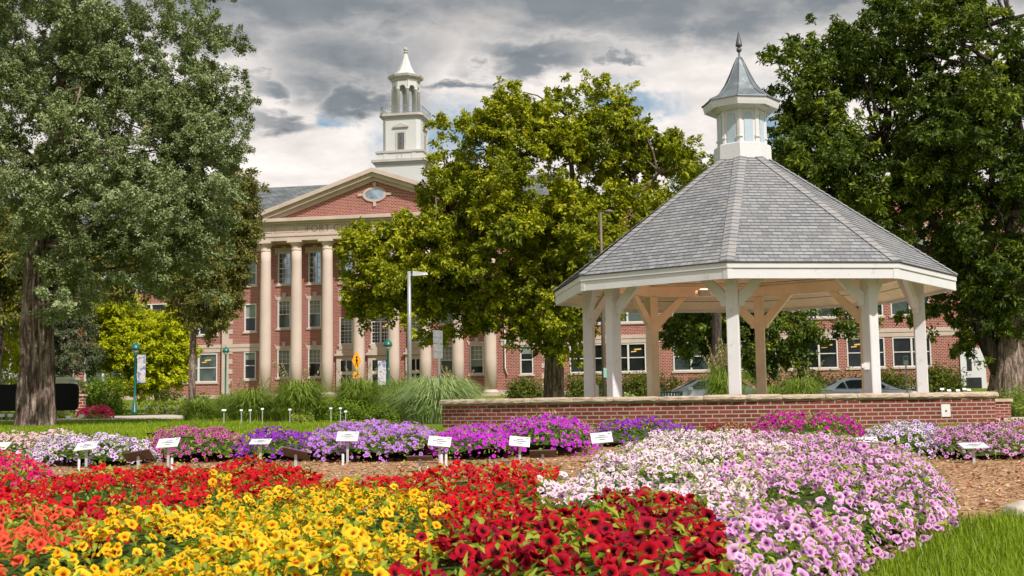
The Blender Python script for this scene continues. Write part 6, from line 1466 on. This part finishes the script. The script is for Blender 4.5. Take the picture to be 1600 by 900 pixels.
# black sign at the left behind the juniper trunk
D = 34.5; c0, c1 = at(-40, 600, D), at(122, 641, D); g = gz(c1.x, D); z1, z0 = c0.z + .0, c1.z
z1 = at(60, 600, D).z; t = empty('black_sign', (c1.x - 1.5, D, g), 'long black rounded sign panel on legs behind the juniper trunk', 'sign')
xr, xl, rr2 = 1.5, -1.5, .16
prof = []
for (cx_, cz_, a0) in ((xr - rr2, z1 - g - rr2, 0), (xl + rr2, z1 - g - rr2, 90), (xl + rr2, z0 - g + rr2, 180), (xr - rr2, z0 - g + rr2, 270)):
    for k_ in range(7): a = math.radians(a0 + 15 * k_); prof.append((cx_ + rr2 * math.cos(a), cz_ + rr2 * math.sin(a)))
mb = MB(); mb.prism(prof, -.06, .06); mb.build('panel', M['black'], t)
for x in (-.9, .86 - .03):
    mb = MB(); mb.box(x - .045, x + .045, -.03, .03, -.02, z0 - g); mb.build('leg', M['black'], t)
# white kiosk and brick pillar behind it
D = 56; c = at(95, 620, D); g = gz(c.x, D); kx0, kx1 = at(36, 600, D).x - c.x, at(117, 600, D).x - c.x; kz = at(95, 590, D).z - g
t = empty('kiosk', (c.x, D, g), 'small shelter with a flat white roof edge behind the black sign', 'kiosk')
mb = MB(); mb.box(kx0, kx1, -.6, .6, kz - .12, kz); mb.box(kx0 + .06, kx1 - .06, -.54, .54, kz - .28, kz - .121); mb.build('roof', M['white'], t)
for x in (kx0 + .15, kx1 - .2):
    mb = MB(); mb.box(x - .08, x + .08, -.5, -.34, 0, kz - .281); mb.build('post', M['white'], t)
mb = MB(); mb.box(kx0 + .2, kx1 - .3, -.2, .45, 0, kz - .3); mb.build('back_panel', M['bronze'], t)
D = 52; c = at(126, 640, D); g = gz(c.x, D); zz_ = at(126, 616, D).z - g; t = empty('brick_pillar', (c.x, D, g), 'short brick pillar with stone cap beside the black sign', 'pillar')
mb = MB(); mb.box(-.16, .16, -.16, .16, -.1, zz_ - .08); mb.build('shaft', M['brick'], t); mb = MB(); mb.box(-.21, .21, -.21, .21, zz_ - .079, zz_); mb.build('cap', M['stone'], t)
D = 29; c = at(1565, 640, D); g = gz(c.x, D); zz_ = at(1565, 623, D).z - g; t = empty('brick_pillar', (c.x, D, g), 'low brick pillar end with a rough stone cap beyond the right end of the wall', 'pillar')
mb = MB(); mb.box(-.22, .16, -.16, .9, -.1, zz_ - .07); mb.build('shaft', M['wallbrick'], t); mb = MB(); mb.box(-.25, .20, -.20, .93, zz_ - .069, zz_); mb.build('cap', M['coping'], t)
# green litter bin rim over the wall
D = 28; c = at(1047, 620, D); g = gz(c.x, D); zt = at(1047, 612, D).z - g; t = empty('litter_bin', (c.x, D, g), 'dark green slatted litter bin just showing over the brick wall', 'bin')
mb = MB(); mb.lathe([(.23, 0), (.25, zt - .12), (.27, zt - .11), (.24, zt - .10)], 20, cap=True); mb.build('body', M['black'], t)
mb = MB()
for k_ in range(26): a = 2 * PI * k_ / 26; mb.bar((.24 * math.cos(a), .24 * math.sin(a), .05), (.29 * math.cos(a), .29 * math.sin(a), zt - .02), .035, .012, (math.cos(a), math.sin(a), 0))
mb.lathe([(.275, zt - .03), (.30, zt - .03), (.30, zt), (.275, zt), (.275, zt - .03)], 26, cap=False, smooth=False); mb.build('slat_basket', M['green'], t)
# boulder at the right edge
def rock(px, py, D, r, label):
    c = at(px, py, D); bm = bmesh.new(); bmesh.ops.create_icosphere(bm, subdivisions=4, radius=r); rg = random.Random(4); ph = [rg.uniform(0, 6) for _ in range(6)]
    for v in bm.verts:
        p = v.co.normalized(); q = 1 + .10 * math.sin(3 * p.x + ph[0]) * math.cos(3.5 * p.y + ph[1]) + .05 * math.sin(9 * p.z + ph[2]) * math.sin(8 * p.x + ph[3]) + .02 * math.sin(23 * p.y + ph[4]); v.co = Vector((p.x * r * q * 1.2, p.y * r * q, p.z * r * q * .62))
    me = bpy.data.meshes.new('boulder'); bm.to_mesh(me); bm.free(); me.materials.append(M['concrete']); [setattr(p, 'use_smooth', True) for p in me.polygons]
    o = bpy.data.objects.new('boulder', me); COL.objects.link(o); o.location = (c.x, D, gz(c.x, D) + r * .2); return tag(o, label, 'rock')
rock(1606, 775, 7.2, .13, 'pale smooth boulder on the mulch at the right picture edge')

# ------------------------------------------------------------------ cars on the road behind the pavilion
def car(cx, y, flip, label):
    g = gz(cx, y) + .02
    t = empty('parked_car', (cx, y, g), label, 'car', PI if flip else 0, 'silver cars on the road')
    # side profile (x forward), from the front bumper over the roof to the tail
    low = [(-2.25, .25), (-2.32, .45), (-2.28, .78), (-2.05, .92), (-1.0, 1.0), (1.55, 1.02), (2.1, .98), (2.28, .85), (2.32, .5), (2.25, .25)]
    roof = [(-1.25, .98), (-.35, 1.40), (.1, 1.47), (.75, 1.46), (1.25, 1.34), (1.95, 1.0)]
    mb = MB()
    def ring(x, zb, zt, hw_b, hw_t): return [(x, -hw_b, zb), (x, -hw_b * 1.0, (zb + zt) * .5), (x, -hw_t, zt - .03), (x, -hw_t + .10, zt), (x, hw_t - .10, zt), (x, hw_t, zt - .03), (x, hw_b, (zb + zt) * .5), (x, hw_b, zb)]
    def loft(mb, rings):
        v0 = len(mb.v); m_ = len(rings[0])
        for r in rings: mb.v += r
        for k in range(len(rings) - 1):
            for i in range(m_): j = (i + 1) % m_; mb.f.append((v0 + k * m_ + i, v0 + (k + 1) * m_ + i, v0 + (k + 1) * m_ + j, v0 + k * m_ + j)); mb.sm.add(len(mb.f) - 1)
        mb.f.append(tuple(v0 + i for i in range(m_))); mb.f.append(tuple(v0 + (len(rings) - 1) * m_ + i for i in reversed(range(m_))))
    st_ = [(-2.3, .30, .62, .70), (-2.2, .24, .80, .80), (-1.9, .22, .90, .86), (-1.2, .2, .98, .89), (0, .2, 1.0, .90), (1.2, .2, 1.02, .90), (1.9, .22, 1.0, .87), (2.2, .24, .93, .82), (2.3, .30, .7, .74)]
    loft(mb, [ring(x, zb, zt, w, w - .05) for x, zb, zt, w in st_])
    g_ = [(-1.22, .985, .80), (-.75, 1.22, .72), (-.3, 1.41, .64), (.1, 1.465, .62), (.7, 1.455, .62), (1.2, 1.34, .66), (1.9, 1.01, .76)]
    loft(mb, [[(x, -.84, .97), (x, -.82, 1.0), (x, -w - .0, max(1.0, z - .03)), (x, -w + .10, z), (x, w - .10, z), (x, w, max(1.0, z - .03)), (x, .82, 1.0), (x, .84, .97)] for x, z, w in g_])
    body = mb.build('body', M['carpaint'], t)
    for s_ in (-1, 1):   # side windows follow the tumblehome, 6 mm proud
        def wpt(x, z): 
            f_ = (z - 1.0) / (1.45 - 1.0); return (x, s_ * (.835 - .20 * f_ + .012), z)
        for poly_ in ([(-.80, 1.04), (-.05, 1.04), (-.05, 1.38), (-.32, 1.34)], [(.02, 1.04), (.85, 1.04), (.95, 1.33), (.70, 1.385), (.02, 1.39)], [(.92, 1.04), (1.38, 1.06), (1.12, 1.27), (1.02, 1.31)]):
            mb = MB(); a = [wpt(*p) for p in poly_]; b_ = [(p[0], p[1] - s_ * .03, p[2]) for p in a]
            if s_ > 0: a = a[::-1]; b_ = b_[::-1]
            m_ = len(a); mb.v = a + b_; mb.f = [tuple(range(m_))] + [(i, m_ + i, m_ + (i + 1) % m_, (i + 1) % m_) for i in range(m_)]; mb.build('side_window', M['carglass'], t)
    for (xa, za, xb, zb, wa, wb, nm) in ((-1.20, 1.02, -.38, 1.40, .70, .56, 'windscreen'), (1.82, 1.06, 1.24, 1.345, .64, .56, 'rear_window')):
        mb = MB(); e = .02; nx_ = -.02 if nm == 'windscreen' else .02
        mb.hexa([(xa, -wa, za), (xa, wa, za), (xb, wb, zb), (xb, -wb, zb), (xa + nx_, -wa, za + e), (xa + nx_, wa, za + e), (xb + nx_, wb, zb + e), (xb + nx_, -wb, zb + e)]); mb.build(nm, M['carglass'], t)
    for x in (-1.4, 1.4):
        for s_ in (-1, 1):
            mb = MB(); n = 24
            pr = [(.20, 0), (.29, .0), (.32, .03), (.32, .17), (.29, .20), (.20, .20)]
            v0 = 0
            for (r, h) in pr:
                for i in range(n): a = 2 * PI * i / n; mb.v.append((x + r * math.cos(a), s_ * (.72 + h), .32 + r * math.sin(a)))
            for k_ in range(len(pr) - 1):
                for i in range(n): j = (i + 1) % n; mb.f.append((k_ * n + i, k_ * n + j, (k_ + 1) * n + j, (k_ + 1) * n + i))
            wh = mb.build('wheel', M['rubber'], t)
            mb = MB(); mb.prism([(x + .2 * math.cos(2 * PI * i / 20), .32 + .2 * math.sin(2 * PI * i / 20)) for i in range(20)], s_ * .90, s_ * .93) ; mb.build('rim', M['chrome'], wh)
    for s_ in (-1, 1):
        mb = MB(); mb.box(-2.30, -2.18, s_ * .62 - .14, s_ * .62 + .14, .62, .76); mb.build('headlight', M['frame'], t)
        mb = MB(); mb.box(2.20, 2.315, s_ * .64 - .13, s_ * .64 + .13, .70, .86); mb.build('tail_light', simple('tail_red', (.4, .01, .01), .3), t)
        mb = MB(); mb.box(-.78, -.60, s_ * .98 - .09, s_ * .98 + .09, 1.0, 1.12); mb.build('mirror', M['carpaint'], t)
    return t
pc1 = at(1100, 600, 48.0); car(pc1.x, 48.0, False, 'silver car behind the litter bin, partly hidden by plumed grass')
pc2 = at(1349, 600, 50.0); car(pc2.x, 50.0, True, 'pale silver-blue car seen past the right front pavilion post')

# keep every object individually named by kind; nothing may rely on the active selection
bpy.context.view_layer.update()
